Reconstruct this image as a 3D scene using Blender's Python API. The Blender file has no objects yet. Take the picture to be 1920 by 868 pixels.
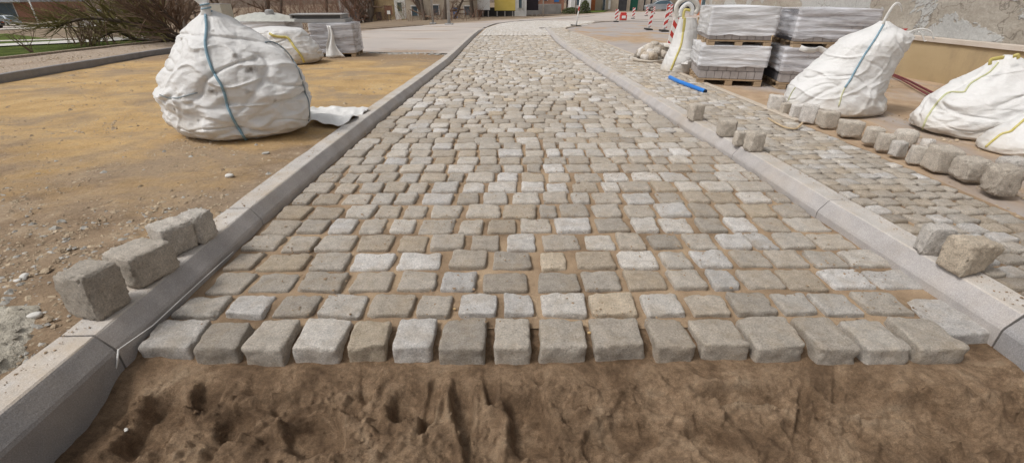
import bpy, bmesh, math, random
import numpy as np
from mathutils import Vector, noise, Matrix
from mathutils.bvhtree import BVHTree
random.seed(7)
R = math.radians
sc = bpy.context.scene
COL = sc.collection

# ------------------------------------------------------------------ camera
F = 853.3; H = 1.06
PITCH = math.atan(439 / F); YAW = math.atan(10 / F * math.cos(PITCH))
cam_d = bpy.data.cameras.new('camera'); cam = bpy.data.objects.new('camera', cam_d); COL.objects.link(cam)
cam_d.sensor_width = 36; cam_d.lens = 36 * F / 1920; cam_d.clip_start = 0.02; cam_d.clip_end = 1500
cam.location = (0, 0, H); cam.rotation_euler = (math.pi / 2 - PITCH, 0, -YAW)
sc.camera = cam

# survey helpers: turn an image direction into a point of the place
_f = Vector((math.sin(YAW) * math.cos(PITCH), math.cos(YAW) * math.cos(PITCH), -math.sin(PITCH)))
_r = Vector((math.cos(YAW), -math.sin(YAW), 0))
_d = Vector((-math.sin(YAW) * math.sin(PITCH), -math.cos(YAW) * math.sin(PITCH), -math.cos(PITCH)))
O = Vector((0, 0, H))
def ray(px, py): return _f + _r * ((px - 960) / F) + _d * ((py - 434) / F)
def at(px, py, Z=0.0, D=None):
    w = ray(px, py)
    t = D / w.y if D is not None else (Z - H) / w.z
    return O + w * t
def proj(P):
    v = Vector(P) - O; z = v.dot(_f); return 960 + F * v.dot(_r) / z, 434 + F * v.dot(_d) / z
def sm(a, b, x):
    t = min(1, max(0, (x - a) / (b - a))); return t * t * (3 - 2 * t)
def lerp_tab(tab, x):
    if x <= tab[0][0]: return tab[0][1]
    for (a, va), (b, vb) in zip(tab, tab[1:]):
        if x <= b: return va + (vb - va) * (x - a) / (b - a)
    return tab[-1][1]
def gz(Y):
    if Y < 3: return 0.0
    Y = min(Y, 50); return -0.010 * (Y - 3) - 0.00017 * (Y - 3) ** 2
EDGE = [(0, -9.6), (9, -9.4), (14, -9.35), (17, -8.4), (22, -6.6), (34, -3.6), (52, -1.5), (70, 0), (300, 0)]
def drop(x, y):
    d = lerp_tab(EDGE, y) - 0.3 - x
    if y > 60: d -= (y - 60) * .5
    return 2.0 * sm(0, 34, d) if d > 0 else 0.0
def T(x, y): return gz(y) + 0.072 * (1 - sm(15, 24, y)) - drop(x, y)
def hit(px, py, h=0.0, road=False):
    w = ray(px, py); t = 0.5
    fn = (lambda x, y: gz(y)) if road else T
    while t < 400:
        q = O + w * t
        if q.z < fn(q.x, q.y) + h: break
        t *= 1.02
    a, b = t / 1.02, t
    for _ in range(30):
        m = (a + b) / 2; q = O + w * m
        if q.z < fn(q.x, q.y) + h: b = m
        else: a = m
    return O + w * b

# ------------------------------------------------------------------ materials
def lin(c): return tuple((v / 12.92 if v <= .04045 else ((v + .055) / 1.055) ** 2.4) for v in c)
class NT:
    def __init__(s, name, rough=.8, spec=.3):
        s.m = bpy.data.materials.new(name); s.m.use_nodes = True
        s.t = s.m.node_tree; s.b = s.t.nodes['Principled BSDF']
        s.b.inputs['Roughness'].default_value = rough
        s.b.inputs['Specular IOR Level'].default_value = spec
        s.pos = s.n('ShaderNodeNewGeometry').outputs['Position']
    def n(s, k, **kw):
        o = s.t.nodes.new(k)
        for a, b in kw.items(): setattr(o, a, b)
        return o
    def l(s, a, b): s.t.links.new(a, b)
    def scaled(s, v):
        m = s.n('ShaderNodeVectorMath', operation='MULTIPLY'); s.l(s.pos, m.inputs[0]); m.inputs[1].default_value = v
        return m.outputs[0]
    def noise(s, scale, detail=4, rough=.55, vec=None, dist=0):
        o = s.n('ShaderNodeTexNoise'); o.inputs['Scale'].default_value = scale; o.inputs['Detail'].default_value = detail
        o.inputs['Roughness'].default_value = rough; o.inputs['Distortion'].default_value = dist
        s.l(vec if vec is not None else s.pos, o.inputs['Vector']); return o.outputs['Fac']
    def vor(s, scale, feature='F1', vec=None):
        o = s.n('ShaderNodeTexVoronoi', feature=feature); o.inputs['Scale'].default_value = scale
        s.l(vec if vec is not None else s.pos, o.inputs['Vector']); return o
    def ramp(s, fac, stops):
        o = s.n('ShaderNodeValToRGB'); e = o.color_ramp.elements
        while len(e) < len(stops): e.new(.5)
        for k, (p, c) in zip(e, stops):
            k.position = p
            if not isinstance(c, (tuple, list)): c = (c, c, c)
            k.color = (*c, 1)
        s.l(fac, o.inputs[0]); return o.outputs['Color']
    def mix(s, fac, a, b, mode='MIX'):
        o = s.n('ShaderNodeMix', data_type='RGBA', blend_type=mode)
        for v, i in ((fac, 0), (a, 6), (b, 7)):
            if isinstance(v, (int, float)): o.inputs[i].default_value = v
            elif isinstance(v, tuple): o.inputs[i].default_value = (*v, 1)
            else: s.l(v, o.inputs[i])
        return o.outputs[2]
    def math(s, op, a, b=0.0):
        o = s.n('ShaderNodeMath', operation=op)
        for i, v in enumerate((a, b)):
            if isinstance(v, (int, float)): o.inputs[i].default_value = v
            else: s.l(v, o.inputs[i])
        return o.outputs[0]
    def color(s, c):
        if isinstance(c, tuple): s.b.inputs['Base Color'].default_value = (*c, 1)
        else: s.l(c, s.b.inputs['Base Color'])
        return s
    def bump(s, h, dist, strength=1.0):
        o = s.n('ShaderNodeBump'); o.inputs['Distance'].default_value = dist; o.inputs['Strength'].default_value = strength
        s.l(h, o.inputs['Height'])
        if s.b.inputs['Normal'].links: s.l(s.b.inputs['Normal'].links[0].from_socket, o.inputs['Normal'])
        s.l(o.outputs[0], s.b.inputs['Normal']); return s

def simple(name, c1, c2=None, scale=6, bump=.002, bscale=60, rough=.8, spec=.3, metal=0, stretch=None, lo=.35, hi=.65):
    n = NT(name, rough, spec)
    v = n.scaled(stretch) if stretch else None
    if c2: n.color(n.ramp(n.noise(scale, 6, .6, v), [(lo, c1), (hi, c2)]))
    else: n.color(n.ramp(n.noise(scale, 5, .6, v), [(.3, tuple(x * .88 for x in c1)), (.7, tuple(min(1, x * 1.1) for x in c1))]))
    n.b.inputs['Metallic'].default_value = metal
    if bump: n.bump(n.noise(bscale, 5, .6, v), bump)
    return n.m

M = {}
# granite: tint attribute gives every stone its own colour, speckle the crystals, sand clings to the sides
def granite(name, sand_lo=-.030, bright=1.0, dust=.45):
    n = NT(name, .78, .25)
    a = n.n('ShaderNodeAttribute', attribute_name='tint')
    sep = n.n('ShaderNodeSeparateColor'); n.l(a.outputs['Color'], sep.inputs[0])
    base = n.ramp(sep.outputs[0], [(0, (.322, .282, .238)), (.25, (.382, .338, .287)), (.5, (.422, .378, .325)), (.72, (.455, .417, .370)), (.86, (.48, .456, .432)), (.95, (.55, .52, .485)), (1, (.46, .385, .295))])
    base = n.mix(1.0, base, n.ramp(sep.outputs[1], [(0, .86 * bright), (1, 1.12 * bright)]), 'MULTIPLY')
    base = n.mix(n.ramp(sep.outputs[2], [(.45, 0.0), (.8, .35), (1, .75)]), base, (.46, .375, .28))
    sp = n.noise(170, 5, .85)
    base = n.mix(1.0, base, n.ramp(sp, [(.34, .48), (.45, .90), (.56, 1.08), (.66, 1.5)]), 'MULTIPLY')
    base = n.mix(1.0, base, n.ramp(n.noise(26, 6, .65), [(.3, .80), (.7, 1.14)]), 'MULTIPLY')
    base = n.mix(n.ramp(n.noise(9, 5, .7), [(.47, 0.0), (.72, dust)]), base, (.40, .30, .19))
    n.color(base)
    n.bump(n.noise(60, 8, .8), .009, .9)
    n.bump(n.noise(170, 5, .85), .005, 1.0)
    return n.m
M['granite'] = granite('granite', bright=1.23)
M['granite_pale'] = granite('granite_pale', bright=1.2, dust=.2)
M['granite_loose'] = granite('granite_loose', bright=1.36, dust=.12)

def concrete(name, c, dustc=(.46, .37, .27), dust=.6, dscale=1.7):
    n = NT(name, .85, .2)
    b = n.ramp(n.noise(7, 7, .62), [(.3, tuple(x * .84 for x in c)), (.7, tuple(x * 1.1 for x in c))])
    b = n.mix(1.0, b, n.ramp(n.noise(260, 2, .7), [(.3, .78), (.55, 1.0), (.7, 1.22)]), 'MULTIPLY')
    pit = n.vor(70); b = n.mix(1.0, b, n.ramp(pit.outputs['Distance'], [(.04, .7), (.12, 1.0)]), 'MULTIPLY')
    b = n.mix(n.ramp(n.noise(dscale, 6, .7), [(.45, 0.0), (.72, dust)]), b, dustc)
    n.color(b); n.bump(n.noise(120, 4, .7), .0016); n.bump(n.noise(14, 4), .003)
    return n.m
M['kerb'] = concrete('kerb_concrete', (.425, .398, .385), dust=.4)
M['kerb_top'] = concrete('kerb_dusty_top', (.53, .495, .46), (.46, .365, .26), dust=.85, dscale=3.4)
M['kerb_near'] = concrete('kerb_wet_concrete', (.30, .29, .29), dust=.25)
M['edging'] = concrete('edging_concrete', (.53, .46, .38), dust=.6)
M['kerb_far'] = concrete('grey_edging', (.27, .262, .262), dust=.15)
M['conc_pale'] = concrete('pale_concrete', (.50, .50, .46), dust=.15)
M['conc_dark'] = concrete('dark_concrete', (.15, .15, .155), dust=.1)
M['conc_mid'] = concrete('mid_concrete', (.36, .355, .35), dust=.2)

# wet building sand in the pit
n = NT('pit_sand', .82, .25)
big = n.noise(4.2, 7, .68, dist=.7)
b = n.ramp(big, [(.33, (.135, .083, .047)), (.46, (.25, .162, .096)), (.56, (.37, .252, .157)), (.67, (.48, .352, .235))])
b = n.mix(1.0, b, n.ramp(n.noise(48, 7, .8), [(.30, .62), (.5, 1.0), (.70, 1.38)]), 'MULTIPLY')
b = n.mix(1.0, b, n.ramp(n.noise(330, 3, .85), [(.3, .66), (.7, 1.32)]), 'MULTIPLY')
n.color(b); n.bump(n.noise(34, 8, .8), .024, 1.0); n.bump(n.noise(230, 3, .8), .003, .8); M['pit'] = n.m
# joint sand
n = NT('joint_sand', .95, .1)
b = n.ramp(n.noise(4, 6, .6), [(.32, (.20, .138, .088)), (.5, (.35, .25, .162)), (.7, (.46, .34, .225))])
b = n.mix(1.0, b, n.ramp(n.noise(300, 3, .8), [(.3, .7), (.7, 1.25)]), 'MULTIPLY')
n.color(b); n.bump(n.noise(60, 6, .7), .012, .8); M['joint'] = n.m
# yellow fill ground on the left
n = NT('yellow_fill', .95, .1)
geo = n.n('ShaderNodeSeparateXYZ'); n.l(n.pos, geo.inputs[0])
yel = n.ramp(n.noise(2.2, 7, .6), [(.28, (.37, .242, .115)), (.5, (.50, .335, .16)), (.7, (.56, .40, .215))])
brn = n.ramp(n.noise(7, 7, .65), [(.3, (.19, .132, .085)), (.55, (.315, .228, .15)), (.72, (.43, .335, .235))])
# trodden brown earth lies towards the camera and around the heaps
m1 = n.math('ADD', n.math('MULTIPLY', geo.outputs[1], -.26), n.math('ADD', n.math('MULTIPLY', n.noise(1.1, 5, .65), 2.2), -.02))
m1 = n.math('ADD', m1, n.math('MULTIPLY', geo.outputs[0], .04))
m3 = n.ramp(n.math('ADD', n.math('MULTIPLY', geo.outputs[1], .1), n.math('MULTIPLY', n.noise(2.5, 5, .7), .12)), [(.93, 0.0), (1.03, .85)])
b = n.mix(n.ramp(m1, [(-.10, 0.0), (.42, 1.0)]), yel, brn)
b = n.mix(m3, b, (.27, .19, .125))
b = n.mix(n.ramp(n.noise(.75, 5, .7, n.scaled((1, 1.5, 1)), .6), [(.47, 0.0), (.62, .8)]), b, (.31, .235, .165))
b = n.mix(n.ramp(n.noise(3.2, 6, .8, n.scaled((.6, 2.2, 1)), .5), [(.60, 0.0), (.68, .6)]), b, (.19, .14, .10))
b = n.mix(1.0, b, n.ramp(n.noise(38, 6, .75), [(.25, .76), (.72, 1.17)]), 'MULTIPLY')
b = n.mix(1.0, b, n.ramp(n.noise(240, 3, .8), [(.28, .8), (.7, 1.16)]), 'MULTIPLY')
n.color(b); n.bump(n.noise(30, 8, .72), .018, .7); M['yellow'] = n.m
M['rubble'] = simple('grey_rubble', (.33, .295, .235), (.50, .46, .385), 9, .02, 34, .95)
M['earth'] = simple('earth', (.17, .125, .085), (.29, .22, .15), 1.2, .02, 30, .95)
n = NT('verge_gravel', .95, .1)
b = n.ramp(n.noise(26, 6, .75), [(.3, (.22, .165, .125)), (.5, (.40, .32, .25)), (.7, (.56, .47, .38))])
b = n.mix(n.ramp(n.noise(1.6, 4), [(.5, 0.0), (.7, .5)]), b, (.27, .19, .13))
n.color(b); n.bump(n.noise(28, 5, .7), .02); M['verge'] = n.m
n = NT('grass_ground', .95, .1)
b = n.ramp(n.noise(1.1, 8, .75), [(.3, (.055, .068, .020)), (.5, (.092, .125, .026)), (.68, (.165, .20, .046))])
b = n.mix(1.0, b, n.ramp(n.noise(9, 6, .8), [(.3, .6), (.7, 1.35)]), 'MULTIPLY')
n.color(b); n.bump(n.noise(14, 6, .8), .08); M['grass'] = n.m
n = NT('asphalt_dusty', .9, .2)
b = n.ramp(n.noise(.5, 6, .6, n.scaled((1, .8, 1))), [(.35, (.43, .385, .355)), (.65, (.51, .45, .40))])
b = n.mix(n.ramp(n.noise(.42, 5, .6, n.scaled((.55, 1.5, 1)), .3), [(.575, 0.0), (.65, .75)]), b, (.33, .225, .145))
b = n.mix(1.0, b, n.ramp(n.noise(90, 4, .8), [(.3, .92), (.7, 1.07)]), 'MULTIPLY')
n.color(b); n.bump(n.noise(150, 3, .8), .004); M['asphalt'] = n.m
n = NT('asphalt_sanded', .9, .15)
geo = n.n('ShaderNodeSeparateXYZ'); n.l(n.pos, geo.inputs[0])
gr = n.ramp(n.noise(1.5, 6, .6), [(.35, (.36, .325, .31)), (.65, (.44, .39, .355))])
sd = n.ramp(n.noise(4, 6, .7), [(.3, (.34, .235, .15)), (.6, (.47, .345, .235))])
m1 = n.noise(.55, 6, .62, n.scaled((1.5, .55, 1)), .4)
m2 = n.math('SUBTRACT', m1, n.math('MULTIPLY', n.math('ADD', geo.outputs[1], -9.0), .006))
b = n.mix(n.ramp(m2, [(.40, 0.0), (.52, 1.0)]), gr, sd)
b = n.mix(n.ramp(n.noise(5.5, 6, .8, n.scaled((.5, 1.4, 1)), .4), [(.62, 0.0), (.70, .7)]), b, (.20, .14, .10))
n.color(b); n.bump(n.noise(60, 6, .8), .008); M['asphalt_r'] = n.m
M['path'] = simple('pale_path', (.50, .48, .44), (.62, .60, .56), 2, .003, 60)
M['pave_l'] = simple('pale_path_kerb', (.46, .42, .36), (.56, .52, .45), 2, .003, 60)

# retaining wall plaster
n = NT('old_plaster', .93, .1)
b = n.ramp(n.noise(1.1, 8, .68, n.scaled((1, .6, 1.6))), [(.3, (.31, .275, .23)), (.48, (.40, .36, .305)), (.66, (.49, .455, .40))])
pa = n.ramp(n.noise(.85, 5, .72, dist=.5), [(.485, 0.0), (.505, .9)])
b = n.mix(pa, b, (.50, .505, .495))
b = n.mix(1.0, b, n.ramp(n.noise(30, 8, .8), [(.3, .75), (.66, 1.12)]), 'MULTIPLY')
cr = n.n('ShaderNodeTexVoronoi', feature='DISTANCE_TO_EDGE'); cr.inputs['Scale'].default_value = 1.1
wv = n.n('ShaderNodeVectorMath', operation='ADD'); n.l(n.pos, wv.inputs[0])
nz = n.n('ShaderNodeTexNoise'); nz.inputs['Scale'].default_value = 4; nz.inputs['Detail'].default_value = 6; n.l(n.pos, nz.inputs['Vector'])
ms = n.n('ShaderNodeVectorMath', operation='SCALE'); n.l(nz.outputs['Color'], ms.inputs[0]); ms.inputs['Scale'].default_value = .5
n.l(ms.outputs[0], wv.inputs[1]); n.l(wv.outputs[0], cr.inputs['Vector'])
b = n.mix(n.ramp(cr.outputs['Distance'], [(.0, .65), (.010, 0.0)]), b, (.11, .09, .07))
n.color(b); n.bump(n.noise(22, 8, .75), .02); n.bump(pa, .012); M['plaster'] = n.m
n = NT('ochre_render', .93, .1)
b = n.ramp(n.noise(1.3, 6, .6, n.scaled((1, .4, 1))), [(.3, (.40, .30, .17)), (.7, (.50, .385, .235))])
b = n.mix(n.ramp(n.noise(3, 6, .7, n.scaled((1, 1, .5))), [(.5, 0.0), (.75, .6)]), b, (.27, .21, .14))
n.color(b); n.bump(n.noise(60, 5, .7), .004); M['ochre'] = n.m
M['coping'] = simple('coping_stone', (.50, .43, .36), (.62, .55, .48), 3, .003, 80)

# woven white sack cloth
def cloth(name, c=(.80, .79, .775), dirt=.5, dirtc=(.42, .36, .28)):
    n = NT(name, .42, .35)
    b = n.mix(n.ramp(n.noise(3.0, 6, .7), [(.46, 0.0), (.78, dirt)]), c, dirtc)
    spot = n.ramp(n.noise(9.5, 5, .62, n.scaled((1, 1, 1.5)), .3), [(.715, 0.0), (.75, .9)])
    b = n.mix(spot, b, (.10, .075, .055))
    sep = n.n('ShaderNodeSeparateXYZ'); n.l(n.pos, sep.inputs[0])
    low = n.math('ADD', sep.outputs[2], n.math('MULTIPLY', n.noise(7, 6, .7), .28))
    b = n.mix(n.ramp(low, [(.16, .75), (.36, 0.0)]), b, (.50, .42, .32))
    n.color(b)
    tr = n.n('ShaderNodeBsdfTranslucent'); tr.inputs[0].default_value = (*c, 1)
    mx = n.n('ShaderNodeMixShader'); mx.inputs[0].default_value = .12
    out = n.t.nodes['Material Output']
    n.l(n.b.outputs[0], mx.inputs[1]); n.l(tr.outputs[0], mx.inputs[2]); n.l(mx.outputs[0], out.inputs[0])
    rm = n.n('ShaderNodeTexNoise', noise_type='RIDGED_MULTIFRACTAL'); rm.inputs['Scale'].default_value = 2.6; rm.inputs['Detail'].default_value = 4; rm.inputs['Roughness'].default_value = .5; rm.inputs['Lacunarity'].default_value = 2.1; rm.inputs['Distortion'].default_value = .5
    n.l(n.scaled((1, 1, 1.7)), rm.inputs['Vector'])
    n.bump(n.math('MULTIPLY', rm.outputs['Fac'], .5), .045, .8); n.bump(n.noise(9, 5, .6, dist=.8), .012, .5); n.bump(n.noise(34, 5, .65, n.scaled((1, 1, 1.8)), 1.2), .007, .8); n.bump(n.noise(500, 2, .5), .0008)
    return n.m
M['cloth'] = cloth('white_sack_cloth', dirt=.25)
M['cloth_clean'] = simple('clean_white_cloth', (.70, .69, .67), (.79, .78, .76), 6, .008, 26, .45)
M['cloth_dirty'] = cloth('dusty_sack_cloth', (.74, .71, .66), .7)
M['blue_strap'] = simple('blue_grey_webbing', (.17, .29, .37), (.27, .39, .46), 40, .002, 300, .7)
M['grey_strap'] = simple('grey_webbing', (.20, .25, .29), (.34, .38, .39), 30, .002, 300, .7)
M['yellow_strap'] = simple('yellow_webbing', (.55, .46, .11), (.64, .56, .24), 30, .002, 300, .7)
M['lime_strap'] = simple('pale_green_webbing', (.50, .52, .32), (.60, .58, .34), 30, .002, 300, .7)
M['white_strap'] = simple('white_webbing', (.74, .73, .70), (.82, .81, .79), 30, .002, 300, .7)
M['blue_pipe'] = simple('blue_plastic', (.012, .16, .55), (.015, .20, .62), 8, 0, rough=.35, spec=.5)
M['pipe_in'] = simple('dark_inside', (.02, .03, .05), None, 8, 0)
M['hose'] = simple('dark_red_rubber', (.13, .022, .03), (.19, .04, .045), 8, 0, rough=.5)
M['wood'] = simple('pallet_wood', (.30, .21, .13), (.46, .34, .22), 8, .002, 90, .85, stretch=(1, 1, 6))
M['stick'] = simple('bare_stick', (.42, .31, .19), (.55, .43, .28), 20, .002, 90)
M['bark'] = simple('bark', (.075, .058, .045), (.15, .12, .095), 9, .01, 30, .95, stretch=(3, 3, .6))
M['twig'] = simple('twig', (.12, .078, .055), (.21, .145, .10), 3, 0, rough=.95)
M['twig_red'] = simple('reddish_twig', (.16, .085, .06), (.27, .165, .12), 3, 0, rough=.95)
M['twig_green'] = simple('mossy_twig', (.13, .11, .04), (.22, .20, .075), 3, 0, rough=.95)
M['leaf'] = simple('evergreen_leaf', (.045, .06, .02), (.10, .11, .045), 5, 0, rough=.8)
M['thicket'] = simple('bare_wood_hillside', (.12, .09, .068), (.23, .18, .14), .9, .3, 2.5, 1, stretch=(1.6, 1.6, .5))
M['steel'] = simple('galvanised_steel', (.40, .38, .36), (.52, .50, .47), 5, 0, rough=.45, metal=.5)
M['white'] = simple('white_paint', (.74, .74, .72), (.82, .82, .80), 4, 0, rough=.5)
M['red'] = simple('red_paint', (.50, .05, .045), (.56, .065, .055), 4, 0, rough=.45)
M['rubber'] = simple('black_rubber', (.035, .033, .032), (.06, .055, .05), 9, .002, 60)
M['black'] = simple('black_panel', (.022, .016, .024), (.03, .022, .03), 3, 0, rough=.5)
M['ypanel'] = simple('yellow_panel', (.55, .42, .10), (.62, .48, .13), 1, 0, rough=.6)
M['glass'] = simple('dark_glass', (.05, .085, .11), (.07, .11, .14), 1, 0, rough=.15, spec=.6)
M['brick'] = simple('brown_brick', (.26, .13, .09), (.35, .19, .13), 6, .01, 40, .9, stretch=(1, 1, 4))
M['beige'] = simple('beige_render', (.42, .35, .27), (.52, .45, .36), .8, .01, 20)
M['greyr'] = simple('grey_render', (.38, .37, .35), (.52, .51, .49), 1.2, .01, 20)
M['whiter'] = simple('white_render', (.60, .60, .59), (.72, .72, .71), 1.2, .01, 20)
M['green'] = simple('green_door', (.03, .16, .11), (.045, .20, .14), 2, 0, rough=.5)
M['orange'] = simple('orange_door', (.42, .13, .05), (.50, .17, .07), 2, 0, rough=.6)
M['dark'] = simple('dark_door', (.045, .045, .05), (.07, .07, .075), 2, 0, rough=.6)
M['bluep'] = simple('blue_paint', (.03, .13, .36), (.05, .17, .42), 2, 0, rough=.6)
M['roof'] = simple('roof_tiles', (.16, .08, .06), (.24, .13, .10), 3, .02, 30)
M['car_blue'] = simple('dark_blue_car_paint', (.012, .022, .065), (.016, .028, .075), 2, 0, rough=.2, spec=.6)
M['car_silver'] = simple('silver_car_paint', (.42, .46, .50), (.46, .50, .54), 2, 0, rough=.25, spec=.6, metal=.4)
M['car_dark'] = simple('dark_car_paint', (.02, .022, .027), (.03, .032, .037), 2, 0, rough=.2, spec=.6)
M['pebble'] = simple('yellow_pebble', (.50, .33, .15), (.60, .43, .22), 40, .001, 90, .6)
M['pebble_w'] = simple('white_pebble', (.55, .53, .49), (.66, .64, .60), 40, .001, 90, .6)
M['flat_stone'] = simple('grey_chip', (.30, .28, .25), (.46, .44, .40), 30, .003, 90, .9)
M['gravel'] = simple('gravel', (.24, .175, .115), (.52, .42, .30), 14, .004, 80, .95, lo=.3, hi=.7)
M['slatwood'] = simple('grey_brown_boards', (.09, .065, .045), (.16, .12, .085), 3, .002, 30)
# pavers behind film
def pavers(name, c):
    n = NT(name, .9, .2)
    b = n.ramp(n.noise(12, 6, .7), [(.3, tuple(x * .8 for x in c)), (.7, tuple(x * 1.15 for x in c))])
    n.color(b); n.bump(n.noise(120, 4, .7), .002); return n.m
M['paver'] = pavers('grey_pavers', (.37, .335, .32))
M['paver_dark'] = pavers('anthracite_pavers', (.10, .095, .10))
def film(name, lo=.25, hi=.92, c=(.80, .80, .82)):
    n = NT(name, .22, .5); n.color(c)
    tr = n.n('ShaderNodeBsdfTransparent'); mx = n.n('ShaderNodeMixShader')
    f = n.math('ADD', n.math('MULTIPLY', n.noise(2.0, 6, .6, n.scaled((.8, .8, 6.5)), .4), .75), n.math('MULTIPLY', n.noise(7, 5, .6, n.scaled((.6, .6, 3))), .25))
    a = n.ramp(f, [(.36, lo), (.60, hi)])
    out = n.t.nodes['Material Output']
    n.l(a, mx.inputs[0]); n.l(tr.outputs[0], mx.inputs[1]); n.l(n.b.outputs[0], mx.inputs[2]); n.l(mx.outputs[0], out.inputs[0])
    n.bump(n.noise(5, 6, .65, n.scaled((1, 1, 5)), .5), .02, .7); n.bump(n.noise(30, 4, .6, n.scaled((.7, .7, 3))), .004, .7)
    return n.m
M['film'] = film('stretch_film', .5, .97)
M['film_thin'] = film('thin_stretch_film', .15, .86, (.74, .74, .78))

# ------------------------------------------------------------------ mesh helpers
def link(name, verts, faces, mat, parent=None, mi=None, smooth=False, tint=None, loc=None):
    me = bpy.data.meshes.new(name)
    if loc is not None: verts = [tuple(Vector(v) - Vector(loc)) for v in verts]
    me.from_pydata([tuple(v) for v in verts], [], faces)
    for m in (mat if isinstance(mat, (list, tuple)) else [mat]): me.materials.append(m)
    if mi is not None: me.polygons.foreach_set('material_index', mi)
    if smooth: me.polygons.foreach_set('use_smooth', [True] * len(me.polygons))
    if tint is not None:
        a = me.attributes.new('tint', 'FLOAT_COLOR', 'POINT')
        if len(tint) == 4 and not hasattr(tint[0], '__len__'): a.data.foreach_set('color', list(tint) * len(verts))
        else: a.data.foreach_set('color', [c for t in tint for c in t])
    o = bpy.data.objects.new(name, me); COL.objects.link(o)
    if parent is not None: o.parent = parent
    if loc is not None: o.location = loc
    me.update()
    return o
def tag(o, label=None, cat=None, group=None, kind=None):
    if label: o['label'] = label
    if cat: o['category'] = cat
    if group: o['group'] = group
    if kind: o['kind'] = kind
    return o
def empty(name, loc, rz=0, label=None, cat=None, group=None):
    o = bpy.data.objects.new(name, None); COL.objects.link(o); o.location = loc; o.rotation_euler = (0, 0, rz)
    o.empty_display_size = .1
    return tag(o, label, cat, group)
class MB:
    def __init__(s): s.v = []; s.f = []; s.mi = []
    def add(s, v, f, mi=0):
        k = len(s.v); s.v += [tuple(p) for p in v]; s.f += [tuple(i + k for i in q) for q in f]; s.mi += [mi] * len(f); return s
    def box(s, c, d, rz=0, mi=0, bev=0):
        cx, cy, cz = c; hx, hy, hz = d[0] / 2, d[1] / 2, d[2] / 2
        if bev <= 0:
            v = [(x * hx, y * hy, z * hz) for z in (-1, 1) for (x, y) in ((-1, -1), (1, -1), (1, 1), (-1, 1))]
            f = [(3, 2, 1, 0), (4, 5, 6, 7)] + [(i, (i + 1) % 4, (i + 1) % 4 + 4, i + 4) for i in range(4)]
        else:
            v = []; 
            for z, k in ((-hz, bev), (-hz + bev, 0), (hz - bev, 0), (hz, bev)):
                for (x, y) in ((-1, -1), (1, -1), (1, 1), (-1, 1)):
                    v.append((x * (hx - k), y * (hy - k), z))
            f = [(3, 2, 1, 0), (12, 13, 14, 15)]
            for r in range(3): f += [(r * 4 + i, r * 4 + (i + 1) % 4, r * 4 + 4 + (i + 1) % 4, r * 4 + 4 + i) for i in range(4)]
        ca, sa = math.cos(rz), math.sin(rz)
        return s.add([(cx + x * ca - y * sa, cy + x * sa + y * ca, cz + z) for x, y, z in v], f, mi)
    def tube(s, pts, r, n=6, mi=0, flat=1.0, caps=True):
        pts = [Vector(p) for p in pts]
        rs = r if isinstance(r, (list, tuple)) else [r] * len(pts)
        V = []; Fc = []; up = Vector((0, 0, 1)); px = None
        for i, p in enumerate(pts):
            d = (pts[min(i + 1, len(pts) - 1)] - pts[max(i - 1, 0)])
            d = d.normalized() if d.length > 1e-9 else Vector((0, 0, 1))
            a = px if px is not None else (up if abs(d.z) < .9 else Vector((1, 0, 0)))
            x = a - d * a.dot(d); x = x.normalized() if x.length > 1e-6 else d.orthogonal().normalized(); px = x; y = d.cross(x)
            for k in range(n):
                t = 2 * math.pi * k / n; V.append(p + x * (math.cos(t) * rs[i]) + y * (math.sin(t) * rs[i] * flat))
        for i in range(len(pts) - 1):
            for k in range(n):
                a = i * n + k; b = i * n + (k + 1) % n; Fc.append((a, b, b + n, a + n))
        if caps: Fc.append(tuple(range(n))[::-1]); Fc.append(tuple(range(len(pts) * n - n, len(pts) * n)))
        return s.add(V, Fc, mi)
    def build(s, name, mat, parent=None, smooth=False, loc=None):
        return link(name, s.v, s.f, mat, parent, s.mi if isinstance(mat, (list, tuple)) else None, smooth, loc=loc)

def clip(poly, a, b, c):   # keep a*x+b*y<=c
    out = []
    for i in range(len(poly)):
        p, q = poly[i], poly[(i + 1) % len(poly)]
        dp, dq = a * p[0] + b * p[1] - c, a * q[0] + b * q[1] - c
        if dp <= 0: out.append(p)
        if (dp < 0 < dq) or (dq < 0 < dp):
            t = dp / (dp - dq); out.append((p[0] + (q[0] - p[0]) * t, p[1] + (q[1] - p[1]) * t))
    return out
def sheet(name, poly, zf, mat, cell=1.0, kind='structure', smooth=True):
    poly = [(p[0], p[1]) for p in poly]
    x0 = min(p[0] for p in poly); x1 = max(p[0] for p in poly); y0 = min(p[1] for p in poly); y1 = max(p[1] for p in poly)
    idx = {}; V = []; Fc = []
    nx = max(1, int(math.ceil((x1 - x0) / cell))); ny = max(1, int(math.ceil((y1 - y0) / cell)))
    for i in range(nx):
        s = clip(poly, -1, 0, -(x0 + i * cell))
        s = clip(s, 1, 0, x0 + (i + 1) * cell) if s else s
        if not s: continue
        for j in range(ny):
            q = clip(s, 0, -1, -(y0 + j * cell)); q = clip(q, 0, 1, y0 + (j + 1) * cell) if q else q
            if len(q) < 3: continue
            f = []
            for p in q:
                k = (round(p[0], 4), round(p[1], 4))
                if k not in idx: idx[k] = len(V); V.append((p[0], p[1], zf(p[0], p[1])))
                if not f or f[-1] != idx[k]: f.append(idx[k])
            if f[0] == f[-1]: f.pop()
            if len(set(f)) == len(f) and len(f) >= 3:
                ar = sum(V[f[u]][0] * V[f[(u + 1) % len(f)]][1] - V[f[(u + 1) % len(f)]][0] * V[f[u]][1] for u in range(len(f)))
                if abs(ar) < 1e-8: continue
                Fc.append(tuple(f) if ar > 0 else tuple(f[::-1]))
    return tag(link(name, V, Fc, mat, smooth=smooth), kind=kind)
def fbm(p, o=4): return noise.fractal(Vector(p), 1.0, 2.0, o)
def rid(v): return 1 - 2 * abs(v)
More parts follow.
